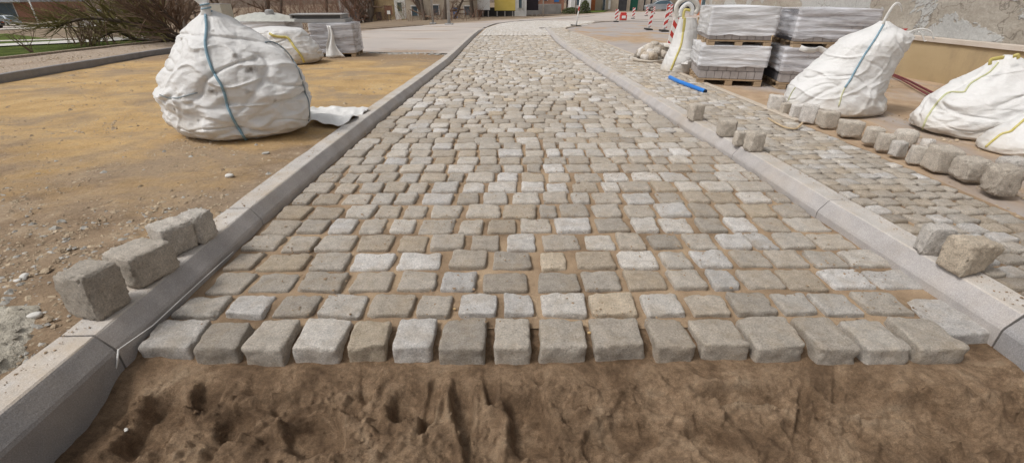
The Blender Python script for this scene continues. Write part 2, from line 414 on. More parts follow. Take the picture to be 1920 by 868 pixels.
def catmull(P, n=8):
    P = [Vector(p) for p in P]
    if len(P) < 3: return P
    Q = [P[0] * 2 - P[1]] + P + [P[-1] * 2 - P[-2]]; out = []
    for i in range(1, len(Q) - 2):
        a, b, c, d = Q[i - 1:i + 3]
        for k in range(n):
            t = k / n; out.append(.5 * ((2 * b) + (c - a) * t + (2 * a - 5 * b + 4 * c - d) * t * t + (3 * b - a - 3 * c + d) * t ** 3))
    out.append(P[-1]); return out

# ------------------------------------------------------------------ ground
XL = [(0.0, -1.28), (2.2, -1.28), (3.3, -1.255), (4.5, -1.235), (5.25, -1.21), (6.2, -1.175), (7.5, -1.135), (9.3, -1.08), (17, -1.10), (24, -1.05), (31, -.5), (35, .44), (40, 2.2), (52, 5.9), (65, 13)]
def xl(y): return lerp_tab(XL, y)
XR = 1.725
def xr(y): return lerp_tab([(1.2, 1.735), (1.5, 1.70), (2.4, 1.683), (3, 1.672), (3.5, 1.65), (4.1, 1.61), (4.75, 1.59), (5.6, 1.57), (6.7, 1.55), (8, 1.51), (10, 1.48), (12.6, 1.455), (15, 1.48), (17, 1.56), (20, 1.66), (24, 1.80)], y)
xs = [-400, -250, -150, -100, -70, -50, -40, -32, -26, -21, -17, -14, -12, -10.5, -9.6, -9, -8, -7, -6, -5, -4, -3, -2, -1.5, -1.38, 0, 1, 2.0, 2.5, 2.58, 3.5, 5, 6.5, 9, 12, 16, 20, 26, 34, 45, 60, 100, 180, 400]
ys = [-30, -10, -4, -1, 0, 1, 2, 3, 4, 5, 6, 7, 8, 9, 10, 12, 14, 16, 18, 20, 22, 24, 24.5, 27, 30, 33, 36, 40, 44, 48, 52, 58, 65, 75, 90, 120, 180, 300, 600]
V = []; Fc = []
for j, y in enumerate(ys):
    for i, x in enumerate(xs):
        z = T(x, y) - .035
        if -1.49 < x < 2.57 and y < 24.4: z -= .45
        if x < -1.49 and x > -2.1 and y < 24: z -= .04
        V.append((x, y, z))
W = len(xs)
for j in range(len(ys) - 1):
    for i in range(W - 1): Fc.append((j * W + i, j * W + i + 1, (j + 1) * W + i + 1, (j + 1) * W + i))
tag(link('ground', V, Fc, M['earth'], smooth=True), kind='structure')

# pit of wet sand in front of the paving: dug and trodden, with prints of stones and boots
prints = []   # x, y, rx, ry, rot, depth, squareness
def pr(px, py, rpx, rpy, depth, rot=0, sq=2):
    c = at(px, py, -.14); s = (c - O).length / F
    prints.append((c.x, c.y, rpx * s, rpy * s / .62, rot, depth, sq))
pr(770, 782, 32, 26, .022); pr(300, 815, 40, 32, .030); pr(992, 812, 38, 36, .030, .05, 6); pr(868, 778, 20, 45, .026, .15)
pr(1352, 862, 34, 40, .032, .35, 3); pr(1535, 862, 32, 32, .028, .2, 3); pr(1390, 765, 78, 10, .022, -.05, 3)
pr(920, 720, 14, 44, .022, .05); pr(815, 775, 14, 46, .018, -.15); pr(1010, 715, 16, 28, .016); pr(640, 700, 34, 30, .016)
pr(520, 740, 40, 26, .018, .4); pr(1240, 720, 16, 30, .018, .3); pr(1120, 730, 46, 22, .014); pr(1600, 770, 60, 18, .016, -.3)
pr(1760, 810, 60, 26, .024, -.2); pr(1450, 700, 40, 12, .022, -.5); pr(700, 735, 16, 34, .016, .1); pr(410, 750, 20, 34, .018, .25)
pr(1290, 705, 14, 26, .020, .2); pr(1660, 700, 34, 12, .018, -.6); pr(1840, 720, 40, 20, .015); pr(240, 760, 30, 18, .02); pr(1180, 830, 60, 20, .012, .1)
pr(600, 840, 60, 24, .016, -.2); pr(450, 820, 30, 16, .014); pr(1560, 730, 8, 40, .015, -.5); pr(1500, 800, 10, 40, .013, -.5)
def pit_z(x, y):
    d = max(0, 1.165 - y)
    kd = min(x + 1.285, 1.73 - x)                       # distance to the kerbs
    q_ = (.06 + .94 * sm(.0, .15, d)) * (.22 + .78 * sm(.0, .13, kd))
    z = -.068 - .066 * sm(.0, .20, d) - .02 * sm(.3, .8, d) + .012 * (1 - sm(0, .12, kd))
    n_ = .032 * fbm((x * 2.3 + 3, y * 2.8, .3), 4)
    w = noise.noise(Vector((x * 3, y * 3, 5))) * .25
    n_ += .012 * rid(noise.noise(Vector((x * 8 + w * 6, y * 2.6 + w, 2)))) * (1 - sm(.25, .6, d) * .6)
    n_ += .010 * rid(noise.noise(Vector((x * 5 + w * 5, y * 9, 9)))) + .012 * max(0, noise.noise(Vector((x * 9, y * 11, 31))))
    n_ += .011 * noise.noise(Vector((x * 22, y * 26, 1))) + .010 * rid(noise.noise(Vector((x * 13 + w * 4, y * 17, 41)))) ** 3
    n_ += .0035 * fbm((x * 60, y * 60, 4), 3)
    c = noise.noise(Vector((x * 34, y * 40, 21)))
    if c > .18: n_ += (c - .18) * .045
    # slabs of sand that slid down below the front row
    c = noise.noise(Vector((x * 6 + w * 3, y * 3, 71)))
    n_ += .016 * sm(.02, .07, c) * sm(.0, .1, d)
    for (cx, cy, rx, ry, rot, dep, sq) in prints:
        dx, dy = x - cx, y - cy
        if abs(dx) > max(rx, ry) * 1.8 or abs(dy) > max(rx, ry) * 1.8: continue
        ca, sa = math.cos(rot), math.sin(rot)
        u = (dx * ca + dy * sa) / rx; v = (-dx * sa + dy * ca) / ry
        rr = (abs(u) ** sq + abs(v) ** sq) ** (1 / sq)
        rr += .22 * noise.noise(Vector((x * 14, y * 14, cx * 5)))
        if rr < 1.6:
            n_ = n_ * (.45 + .55 * sm(.7, 1.0, rr)) - dep * 1.3 * (1 - sm(.66, 1.02, rr)) + dep * .40 * sm(.95, 1.12, rr) * (1 - sm(1.15, 1.55, rr))
    return z + n_ * q_ * 1.15 + .034 * sm(1.21, 1.26, y) * (1 - sm(1.48, 1.56, x))
nx, ny = 560, 150
V = []; Fc = []
for j in range(ny + 1):
    y = .45 + 1.0 * j / ny
    for i in range(nx + 1):
        x = -1.40 + 3.3 * i / nx; V.append((x, y, pit_z(x, y)))
for j in range(ny):
    for i in range(nx):
        a = j * (nx + 1) + i; Fc.append((a, a + 1, a + nx + 2, a + nx + 1))
tag(link('pit_sand', V, Fc, M['pit'], smooth=True), kind='structure')
sheet('pit_floor', [(-1.4, -2), (1.9, -2), (1.9, .47), (-1.4, .47)], lambda x, y: -.16 + .03 * fbm((x * 2, y * 2, 3)), M['pit'], .12)

def sand_bed(x, y): return gz(y) - .019 - .014 * sm(3, 6, y) + .009 * fbm((x * 5, y * 5, 1), 3) - .014 * (1 - sm(1.30, 1.48, y))
sheet('sand_bed', [(xl(1.33) - .05, 1.33)] + [(xl(y) - .06, y) for y in range(2, 18)] + [(xr(17.9) + .03, 17.9)] + [(xr(y) + .03, y) for y in (17, 15, 12.6, 10, 8, 6.7, 5.6, 4.75, 4.1, 3.5, 3, 2.4, 1.5)] + [(1.76, 1.33)], sand_bed, M['joint'], .07)

# left: yellow fill ground
def rough_ground(x, y):
    f = 1 - sm(5, 10, y)
    z = T(x, y) + .012 * fbm((x * 1.1, y * 1.1, 4), 4) + .006 * f * fbm((x * 7, y * 7, 8), 4)
    near = 1 - sm(1.9, 3.1, y + .25 * noise.noise(Vector((x * 2, y * 2, 0))))
    z += .010 * near * fbm((x * 17, y * 17, 5), 4) - .012 * near
    z += -.018 * (1 - sm(.0, .35, -1.47 - x)) * (1 - near * .6)
    return z
def kl(px, py): p = hit(px, py); return (p.x, p.y)
FK = [(-6.2, 2.0), (-6.55, 5.0), (-6.78, 6.45), (-7.0, 8.4), (-7.2, 10.3), (-7.1, 12.0), (-6.7, 14.2), (-5.8, 16.6)]
poly = [(-1.42, -2), (-1.42, 2), (-1.40, 3), (-1.33, 4.75), (-1.27, 6.4), (-1.23, 9), (-1.24, 10.35), (-3.7, 10.95), (-4.6, 12.5), (-5.8, 16.6)] + FK[::-1][1:] + [(-6.0, -2)]
sheet('yellow_ground', [p for p in poly], rough_ground, M['yellow'], .085)
# grey crushed rubble heap by the near kerb (thin sheet on top of the fill)
def heap_z(x, y):
    e = ((x + 1.93) / .46) ** 2 + ((y - .98) / .42) ** 2 + .35 * noise.noise(Vector((x * 5, y * 5, 2)))
    return rough_ground(x, y) - .02 + .040 * (1 - sm(.5, 1.1, e)) + .014 * rid(noise.noise(Vector((x * 16, y * 16, 3)))) * (1 - sm(.5, 1.1, e)) + .006 * fbm((x * 50, y * 50, 2), 3)
sheet('rubble', [(-2.55, .4), (-1.47, .4), (-1.47, 1.6), (-2.55, 1.6)], heap_z, M['rubble'], .022)

# verge between grey edging and the thin outer edging, then grass, paths, water meadow
OK = [(-9.35, 2), (-9.4, 9.05), (-9.38, 13.8), (-8.35, 17.1), (-6.3, 22.2), (-4.6, 27.5), (-3.0, 33.8), (-.6, 43), (2.7, 52), (14.5, 71)]
AS_L = [(-5.8, 16.6), (-6.05, 18.2), (-6.0, 22.0), (-5.3, 26.2), (-2.6, 33.0), (0.0, 41), (3.4, 50), (14.0, 68), (30, 78)]
sheet('verge', FK + AS_L[1:] + [(30, 79.5), (14.5, 71.5)] + OK[::-1][1:], lambda x, y: T(x, y) + .02 + .02 * fbm((x, y, 3), 4) * (1 - sm(15, 30, y)), M['verge'], .5)
sheet('grass_bank', OK[:4] + [(-9.5, 22), (-20, 34), (-60, 60), (-60, 2)], lambda x, y: T(x, y) + .012, M['grass'], 1.2)
def pxpoly(name, pts, mat, h, cell=1.0):
    P = [hit(*p) for p in pts]
    return sheet(name, [(p.x, p.y) for p in P], lambda x, y: T(x, y) + h, mat, cell)
pxpoly('path', [(-60, 94), (-60, 89), (150, 78), (340, 69), (470, 63), (470, 66), (340, 73), (150, 83), (0, 90)], M['path'], .04)
pxpoly('path', [(-60, 80), (-60, 78), (150, 72.5), (250, 70), (250, 71), (150, 74), (0, 79)], M['pave_l'], .04)
pxpoly('path', [(-60, 59), (-60, 56), (120, 50.5), (220, 48), (220, 49), (120, 52), (0, 57)], M['pave_l'], .04)
pxpoly('road', [(-60, 55), (-60, 46), (30, 47), (60, 47), (140, 34), (240, 34), (240, 36), (150, 37), (40, 52)], M['asphalt'], .035)
pxpoly('forecourt', [(150, 52), (150, 40), (180, 36), (235, 38), (215, 53)], M['path'], .06)

# asphalt, left and beyond the setts
kerbR_out = 2.60
road = [(-1.22, 10.30), (-2.4, 10.45), (-3.7, 10.90), (-4.6, 12.5)] + AS_L + [(60, 84), (60, 40), (30, 26), (9.5, 17), (6.3, 15), (2.62, 15), (2.62, 21.5), (2.75, 23.3), (3.2, 25), (3.7, 26.3), (2.6, 26.5), (1.9, 24.2)]
arc = [(1.9, 24.2), (XR + .1, 23.3)]
outer_arc = [(xl(y) - .13, y) for y in (40, 35, 31, 27, 24, 17, 13, 10.3)]
sheet('road', [(-1.22, 10.30), (-2.4, 10.45), (-3.7, 10.90), (-4.6, 12.5)] + AS_L + [(60, 84), (60, 40), (20, 36), (8.5, 36.5), (4.4, 37.5), (1.9, 38.6)] + outer_arc[:],
      lambda x, y: T(x, y) + .012, M['asphalt'], 1.0)
# setts carriageway continues as small pale setts (bed) up to the far road
sheet('sand_bed', [(xl(17.9) - .04, 17.9)] + [(xl(y) - .03, y) for y in (20, 22, 24, 27, 31, 35, 38.6)] + [(2.0, 38.6), (4.4, 37.5), (6.4, 36.8), (5.2, 31), (3.9, 27.2), (3.1, 25.3), (2.4, 24.2), (xr(23.4) + .04, 23.4), (xr(20) + .03, 20), (xr(17.9) + .03, 17.9)],
      lambda x, y: gz(y) + .003, M['joint'], .8)
# right-hand road surface, sanded over
sheet('road', [(2.58, -2), (7.2, -2), (7.2, 15.2), (9, 17), (22, 28), (60, 40), (60, 42), (20, 36.3), (8.5, 36.8), (6.4, 36.8), (5.2, 31), (3.9, 27.2), (3.1, 25.3), (2.66, 23.6), (2.58, 20)],
      lambda x, y: T(x, y) - .008 + .010 * fbm((x * 1.2, y * 1.2, 6), 4) * (1 - sm(12, 20, y)) + .006 * fbm((x * 9, y * 9, 6), 3) * (1 - sm(4, 8, y)), M['asphalt_r'], .25)
sheet('strip_bed', [(xr(y) + .165, y) for y in (20, 17, 15, 12.6, 10, 8, 6.7, 5.6, 4.75, 4.1, 3.5, 3, 2.4, 1.5, .2)] + [(2.62, .2), (2.62, 20.5), (2.7, 23.4), (3.1, 25.2), (2.4, 24.1), (1.94, 23.3)], lambda x, y: T(x, y) - .004, M['joint'], .3)

# ------------------------------------------------------------------ setts
ORD = ['zeroth', 'first', 'second', 'third', 'fourth', 'fifth', 'sixth', 'seventh', 'eighth', 'ninth', 'tenth', 'eleventh', 'twelfth', 'thirteenth', 'fourteenth', 'fifteenth', 'sixteenth', 'seventeenth', 'eighteenth', 'nineteenth', 'twentieth', 'twenty-first', 'twenty-second', 'twenty-third', 'twenty-fourth', 'twenty-fifth', 'twenty-sixth', 'twenty-seventh', 'twenty-eighth', 'twenty-ninth', 'thirtieth']
def tint_rand(rng, warm=0):
    r = rng.random(); 
    t = min(.94, .10 + .80 * r) if rng.random() > .06 else (.96 if rng.random() < .5 else 1.0)
    return (max(0, t - warm), rng.random(), rng.random() if t < .7 else 0, 1)
def tint_word(t):
    if t[0] > .98: return 'tan'
    if t[0] > .9: return 'pinkish'
    if t[0] > .74: return 'light grey'
    if t[0] > .45: return 'warm grey'
    if t[0] > .22: return 'brownish grey'
    return 'dark grey'
def stone_mesh(rng, hx, hy, hz, n=7, jit=.10, k=7.0, amp=.004, skew=None, fine=.0016, seed=None):
    """rounded, hewn block with its own outline; local coords, centre at 0"""
    idx = {}; V = []; Fc = []
    cj = {(a, b, c): (rng.uniform(-jit, jit), rng.uniform(-jit, jit), rng.uniform(-jit, jit) * .6) for a in (-1, 1) for b in (-1, 1) for c in (-1, 1)}
    if skew:
        for key in cj: cj[key] = tuple(np.array(cj[key]) + np.array(skew.get(key, (0, 0, 0))))
    so = Vector((rng.uniform(0, 90), rng.uniform(0, 90), rng.uniform(0, 90)))
    def vert(p):
        key = tuple(round(c, 4) for c in p)
        if key in idx: return idx[key]
        # superquadric rounding
        l = (sum(abs(c) ** k for c in p)) ** (1 / k); q = [c / l for c in p]
        w = [0, 0, 0]
        for a in (-1, 1):
            for b in (-1, 1):
                for c in (-1, 1):
                    wt = (1 + a * q[0]) * (1 + b * q[1]) * (1 + c * q[2]) / 8
                    for m in range(3): w[m] += wt * cj[(a, b, c)][m]
        x, y, z = (q[0] + w[0]) * hx, (q[1] + w[1]) * hy, (q[2] + w[2]) * hz
        P = Vector((x, y, z)); nn = Vector((q[0] / hx, q[1] / hy, q[2] / hz)).normalized()
        s = noise.noise(P * 16 + so) * amp * 1.6 + noise.noise(P * 45 + so) * amp * .8 + noise.noise(P * 110 + so) * fine
        edge = sorted(abs(c) for c in p)[1]
        s -= max(0, noise.noise(P * 28 + so * 2)) * amp * 3.0 * max(0, edge - .72) / .28
        P += nn * s; idx[key] = len(V); V.append(P); return idx[key]
    for ax in range(3):
        for sg in (-1, 1):
            for i in range(n):
                for j in range(n):
                    q = []
                    for (a, b) in ((i, j), (i + 1, j), (i + 1, j + 1), (i, j + 1)):
                        # denser towards edges
                        u = -math.cos(math.pi * a / n) * .5 + (-1 + 2 * a / n) * .5; v = -math.cos(math.pi * b / n) * .5 + (-1 + 2 * b / n) * .5
                        p = [0, 0, 0]; p[ax] = sg; p[(ax + 1) % 3] = u; p[(ax + 2) % 3] = v; q.append(vert(p))
                    Fc.append(tuple(q) if sg > 0 else tuple(q[::-1]))
    return V, Fc

def sett(name, x0, x1, y0, y1, z, rng, n, label, cat, group, mat, t=None, hz=.075, skew=None, tilt=.02, jit=.10, rz=0):
    cx, cy = (x0 + x1) / 2, (y0 + y1) / 2
    V, Fc = stone_mesh(rng, (x1 - x0) / 2 - .0035, (y1 - y0) / 2 - .003, hz, n, jit * .92, 17, .0042, skew)
    t = t or tint_rand(rng)
    o = link(name, V, Fc, mat, smooth=True, tint=t)
    o.location = (cx, cy, z - hz); o.rotation_euler = (rng.uniform(-tilt, tilt), rng.uniform(-tilt, tilt), rz + rng.uniform(-.03, .03))
    tag(o, label, cat, group); return o, t

rng = random.Random(11)
# the first four courses read off the photograph (front-edge pixel spans)
R1 = [(262, 372), (352, 458), (454, 548), (541, 646), (642, 727), (730, 814), (820, 910), (925, 998), (1010, 1105), (1115, 1213), (1224, 1304), (1312, 1408), (1408, 1522), (1518, 1612), (1605, 1715), (1698, 1806)]
R2 = [(318, 412), (408, 497), (504, 584), (592, 676), (685, 769), (778, 846), (856, 932), (941, 1001), (1018, 1104), (1110, 1200), (1210, 1290), (1300, 1378), (1384, 1474), (1466, 1548), (1550, 1640), (1628, 1725), (1735, 1842)]
R3 = [(383, 464), (462, 546), (550, 642), (650, 732), (740, 818), (822, 892), (905, 990), (1010, 1088), (1096, 1172), (1180, 1256), (1264, 1336), (1344, 1402), (1400, 1484), (1480, 1566), (1566, 1660), (1655, 1760)]
R4 = [(420, 472), (480, 566), (575, 646), (653, 733), (742, 822), (840, 912), (922, 998), (1013, 1068), (1082, 1158), (1166, 1242), (1250, 1306), (1314, 1384), (1392, 1456), (1462, 1530), (1534, 1604), (1604, 1680)]
rows_px = {0: (R1, 640), 1: (R2, 586), 2: (R3, 540), 3: (R4, 500)}
ry = [(1.195, 1.362), (1.385, 1.520), (1.545, 1.690), (1.715, 1.862)]
y = 1.885
while y < 17.75:
    h = rng.uniform(.145, .168); ry.append((y, y + h)); y += h + .022
def wob(x, y, r):  # courses stay straight near the front, wander farther back
    a = sm(3.2, 6.5, y)
    return a * (.055 * noise.noise(Vector((x * .9, y * .9, 3))) + .03 * noise.noise(Vector((x * 2.2, y * 2, 7))))
NROW_IND = 14
farV = []; farF = []; farT = []
def cheap_stone(V, Fc, Tn, cx, cy, z, hx, hy, rz, rng, t, dep=.06, jit=.10, dome=.002, lip=.62):
    k = len(V); ca, sa = math.cos(rz), math.sin(rz)
    cor = [(-1, -1), (0, -1.04), (1, -1), (1.04, 0), (1, 1), (0, 1.04), (-1, 1), (-1.04, 0)]
    jj = [(1 + rng.uniform(-jit, jit), 1 + rng.uniform(-jit, jit)) for _ in cor]
    tz = rng.uniform(-.05, .05); ty = rng.uniform(-.05, .05)
    for s, dz in ((.86, dome * .2), (.965, -.0025), (1.0, -.014), (.97, -dep)):
        for (a, b), (ja, jb) in zip(cor, jj):
            cr = .93 if a * b else 1
            u, v = a * ja * hx * s * cr, b * jb * hy * s * cr
            V.append((cx + u * ca - v * sa, cy + u * sa + v * ca, z + dz + u * tz + v * ty + (rng.uniform(-.0015, .0015) if dz > -.02 else 0))); Tn.append(t)
    V.append((cx, cy, z + dome + rng.uniform(-.002, .002))); Tn.append(t)
    for i in range(8): Fc.append((k + i, k + (i + 1) % 8, k + 32))
    for r in range(3):
        for i in range(8): a = k + r * 8 + i; b = k + r * 8 + (i + 1) % 8; Fc.append((a + 8, b + 8, b, a))
for r, (ya, yb) in enumerate(ry):
    xa, xb = xl(ya) + .008, xr(ya) - .006
    if r in rows_px:
        spans, py = rows_px[r]; sp = [[at(a, py).x, at(b, py).x] for a, b in spans]
        for u, v in zip(sp, sp[1:]):
            if v[0] - u[1] < .018: m_ = (v[0] + u[1]) / 2; u[1] = m_ - .009; v[0] = m_ + .009
        if r == 0: sp = [(a, b) for a, b in sp]
    else:
        sp = []; x = xa
        gap = .020 if r < 9 else .016
        while x < xb - .06:
            w = rng.uniform(.125, .19) if rng.random() > .1 else rng.uniform(.10, .13)
            if x + w > xb - .07: w = xb - x
            sp.append((x, min(x + w, xb))); x += w + gap * rng.uniform(.5, 1.5)
    for i, (a, b) in enumerate(sp):
        if r < NROW_IND:
            yo = wob((a + b) / 2, ya, r) + rng.uniform(-.006, .006)
            hh = .004 * rng.uniform(-1, 1)
            skew = None; y0, y1 = ya + yo, yb + yo
            t = None
            if r == 1 and i == 16: y0, y1 = 1.262, 1.488; t = (.86, .55, .5, 1)
            if r == 0 and i == 0: y0, y1 = 1.215, 1.372; t = (.80, .7, .5, 1)
            if r == 0 and i >= 13: y0 -= .012
            if r == 0: y0 += rng.uniform(-.012, .012); y1 += rng.uniform(-.012, .004)
            if r == 2 and i == 15: t = (.84, .4, .5, 1)
            if r == 3 and i in (3, 4): t = (.90, .95, .5, 1)
            if r == 3 and i == 7: t = (1.0, .8, .5, 1)
            if t is None: t = tint_rand(rng)
            lb = '%s sett, %s from left kerb in %s row from the sand' % (tint_word(t), ORD[i + 1], ORD[r + 1])
            if r == 0: lb = '%s sett, %s from the left in the front row bordering the sand' % (tint_word(t), ORD[i + 1])
            sett('granite_sett', a, b, y0, y1, hh + (-.006 if r == 1 and i == 16 else 0), rng, 16 if r < 2 else (11 if r < 6 else 8), lb, 'paving stone', 'setts laid in the carriageway', M['granite'], t,
                 hz=.066 if r == 0 else .06, tilt=.035 if r < 2 else .02, jit=.11)
        else:
            cx, cy = (a + b) / 2, (ya + yb) / 2
            cheap_stone(farV, farF, farT, cx + rng.uniform(-.008, .008), cy + wob(cx, cy, r) + rng.uniform(-.012, .012), gz(cy) + rng.uniform(-.004, .004),
                        (b - a) / 2, (yb - ya) / 2 + .002, rng.uniform(-.09, .09) + .5 * noise.noise(Vector((cx, cy * .7, 3))) * sm(4, 8, cy), rng, tint_rand(rng))
tag(link('granite_setts', farV, farF, M['granite'], smooth=True, tint=farT), 'grey setts paving the carriageway farther up the road', 'paving', kind='stuff')
# pale small setts beyond the change of paving
V = []; Fc = []; Tn = []; y = 18.05
while y < 38.2:
    st = .15 if y < 26 else .24
    x = xl(y) + .05
    xe = xr(y) if y < 23.3 else lerp_tab([(23.3, XR + .1), (24.2, 2.4), (25.3, 3.1), (27.2, 3.9), (31, 5.2), (36.8, 6.3), (38.6, 2.0)], y)
    while x < xe:
        w = st * rng.uniform(.8, 1.2)
        cheap_stone(V, Fc, Tn, x + w / 2, y + .02 * noise.noise(Vector((x * 3, y * 3, 1))), gz(y) + .016, w / 2 - .008, st / 2 - .008, rng.uniform(-.1, .1), rng, (rng.uniform(.6, .95), rng.uniform(.5, 1), 0, 1)); x += w
    y += st
tag(link('small_setts', V, Fc, M['granite_pale'], smooth=True, tint=Tn), 'small pale setts covering the far end of the carriageway', 'paving', kind='stuff')
# strip of smaller setts along the right kerb
V = []; Fc = []; Tn = []; y = 1.02; row = 0; vis = 0
while y < 24.6:
    h = rng.uniform(.088, .108); xs0 = (xr(y) + .182) + (max(0, y - 23.2) * .9 if y > 23.2 else 0); x = xs0; i = 0
    xend = 2.565 if y < 20 else 2.6 + max(0, y - 23) * .3
    ind = 1.42 < y < 2.34
    if ind: vis += 1
    while x < xend - .03:
        w = rng.uniform(.085, .13)
        if x + w > xend - .05: w = xend - x
        i += 1; z = T(x, y) + .016 + rng.uniform(-.003, .003)
        yo = .03 * noise.noise(Vector((x * 1.8, y * 1.8, 5))) + .16 * (x - 1.9) * 0
        t = tint_rand(rng)
        if ind:
            lb = 'small %s sett, %s from the kerb in the %s near row of side strip' % (tint_word(t), ORD[i], ORD[vis])
            sett('small_sett', x, x + w - .010, y + yo, y + yo + h - .010, z, rng, 6, lb, 'paving stone', 'small setts of the side strip', M['granite'], t, hz=.045, tilt=.03, jit=.14, rz=.10)
        else:
            cheap_stone(V, Fc, Tn, x + w / 2, y + yo + h / 2, z, w / 2 - .005, h / 2 - .005, rng.uniform(-.1, .1) + .1, rng, t, dep=.03, jit=.13)
        x += w
    y += h; row += 1
tag(link('side_strip_setts', V, Fc, M['granite'], smooth=True, tint=Tn), 'small setts paving the side strip beyond the right kerb', 'paving', kind='stuff')

# ------------------------------------------------------------------ kerbs
def kerb_block(path0, path1, side, prof, mats, mis, name, label, group, zf, joint=.004, seg=6, cat='kerb'):
    """prof: list of (offset outward, z); swept between two path points; top and face carry their own dirt"""
    p0, p1 = Vector((*path0, 0)), Vector((*path1, 0)); d = (p1 - p0).normalized(); out = Vector((d.y, -d.x, 0)) * side
    p0 += d * joint / 2; p1 -= d * joint / 2
    V = []; Fc = []; mi = []; m = len(prof)
    for s in range(seg + 1):
        c = p0.lerp(p1, s / seg)
        z0 = zf(c.y)
        inset = .003 if s in (0, seg) else 0
        for (o, z) in prof:
            q = c + out * (o + (inset if o < .05 else -inset if o > .1 else 0)); nn = noise.noise(Vector((q.x * 6, q.y * 6, z * 30))) * .0015
            V.append((q.x + nn, q.y, z0 + z - (inset if z > .05 else 0) + nn))
    for s in range(seg):
        for k in range(m):
            a = s * m + k; b = s * m + (k + 1) % m; q = (a, b, b + m, a + m)
            Fc.append(q if side < 0 else q[::-1]); mi.append(mis[k])
    Fc.append(tuple(range(m))[::-1] if side < 0 else tuple(range(m))); mi.append(0)
    e = tuple(range(seg * m, seg * m + m)); Fc.append(e if side < 0 else e[::-1]); mi.append(0)
    mid = (p0 + p1) / 2
    o = link(name, V, Fc, mats, mi=mi, loc=(mid.x, mid.y, zf(mid.y)))
    return tag(o, label, cat, group)
#       foot        face        start of slope                                       top inner          top outer
prof = [(0, -.32), (0, .018), (.005, .030), (.040, .078), (.045, .084), (.052, .088), (.163, .086), (.170, .080), (.170, -.32)]
pm = [0, 0, 0, 0, 1, 1, 1, 0, 0]
def pathL(y): return (xl(y) - .012, y)
ysK = [-1.83, -.83, .17, 1.172]; 
while ysK[-1] < 24.5: ysK.append(ysK[-1] + 1.0)
cnt = 0
for a, b in zip(ysK, ysK[1:]):
    if b < .2: continue
    cnt += 1
    f = 1 - sm(19, 25, a); pp = [(o, z * f if z > 0 else z) for o, z in prof]
    lb = ['wet dark grey kerbstone nearest the camera on the left, beside the dug sand'][0] if cnt == 1 else 'concrete kerbstone on the left side of the setts, %s from the camera' % (ORD[cnt] if cnt < 22 else '')
    if cnt >= 22: lb = 'flush concrete kerbstone at the far end of the left kerb, %s past the twenty-first' % ORD[cnt - 21]
    kerb_block(pathL(a), pathL(b), -1, pp, [M['kerb_near'] if cnt == 1 else M['kerb'], M['kerb_top']], pm, 'kerbstone', lb, 'left row of kerbstones', gz, .007 if cnt < 3 else .0035)
cnt = 0; y = -.75
profR = [(o, z) for o, z in prof]
while y < 22.5:
    b = y + 1.0 if y > -.7 else 1.245 - 1.0
    if y < -.7: y2 = 1.245 - 1.0
    cnt += 1
    a0 = (y if y > -.7 else .245 - 1.0); b0 = a0 + 1.0
    lb = 'dark grey kerbstone at the right edge, nearest the camera beside the sand' if cnt == 2 else 'concrete kerbstone on the right side of the setts, %s from the camera' % ORD[min(cnt, 22)]
    if cnt > 1:
        if cnt > 2: lb = 'concrete kerbstone on the right side of the setts, %s from the camera' % (ORD[cnt - 1])
        kerb_block((xr(a0) + .004, a0), (xr(b0) + .004, b0), 1, profR, [M['kerb_near'] if cnt == 2 else M['kerb'], M['kerb_top']], pm, 'kerbstone', lb, 'right row of kerbstones', gz, .007 if cnt < 4 else .0035)
    y = b0
yend = y
# rounded end of the right kerb turning right
pts = catmull([(xr(9) + .004, yend, 0), (xr(9) + .05, yend + .7, 0), (XR + .35, yend + 1.3, 0), (XR + .9, yend + 1.9, 0)], 3)
for k, (p, q) in enumerate(zip(pts[::3], pts[3::3])):
    f = [.8, .5, .25][k]; kerb_block((p.x, p.y), (q.x, q.y), 1, [(o, z * f if z > 0 else z) for o, z in prof], [M['kerb'], M['kerb_top']], pm, 'kerbstone', 'curved kerbstone rounding off the far end of the right kerb, %s in the bend' % ORD[k + 1], 'curved right kerb end', gz, .0035)
# flush arc kerb between the far setts and the road
pts = catmull([(xl(24.4) - .01, 24.4, 0), (xl(28) - .12, 28, 0), (xl(31) - .02, 31, 0), (xl(35), 35, 0), (xl(40), 40, 0), (5.9, 48.5, 0), (10, 57, 0)], 4)
mb = MB()
for p, q in zip(pts, pts[1:]):
    d = (q - p).normalized(); o_ = Vector((-d.y, d.x, 0)) * .13
    v = [(*(c + w).xy, gz(c.y) + zz) for c in (p, q) for w, zz in ((Vector((0, 0, 0)), -.1), (Vector((0, 0, 0)), .035), (o_, .035), (o_, -.1))]
    mb.add(v, [(0, 1, 5, 4), (1, 2, 6, 5), (2, 3, 7, 6)])
tag(mb.build('kerb_line', M['kerb']), 'low flush kerb line curving right between the far setts and the road', 'kerb')
# right far kerb of the road curving
pts = catmull([(2.56, 19.8, 0), (2.6, 21.5, 0), (2.75, 23.3, 0), (3.2, 25, 0), (4.0, 27.3, 0), (5.2, 31, 0), (7.6, 36, 0), (14, 44, 0)], 4)
mb = MB()
for p, q in zip(pts, pts[1:]):
    d = (q - p).normalized(); o_ = Vector((-d.y, d.x, 0)) * .12
    v = [(*(c + w).xy, T(c.x, c.y) + zz) for c in (p, q) for w, zz in ((Vector((0, 0, 0)), -.1), (Vector((0, 0, 0)), .04), (o_, .04), (o_, -.1))]
    mb.add(v, [(0, 1, 5, 4), (1, 2, 6, 5), (2, 3, 7, 6)])
tag(mb.build('kerb_line', M['edging']), 'pale kerb line curving away beyond the end of the side strip', 'kerb')
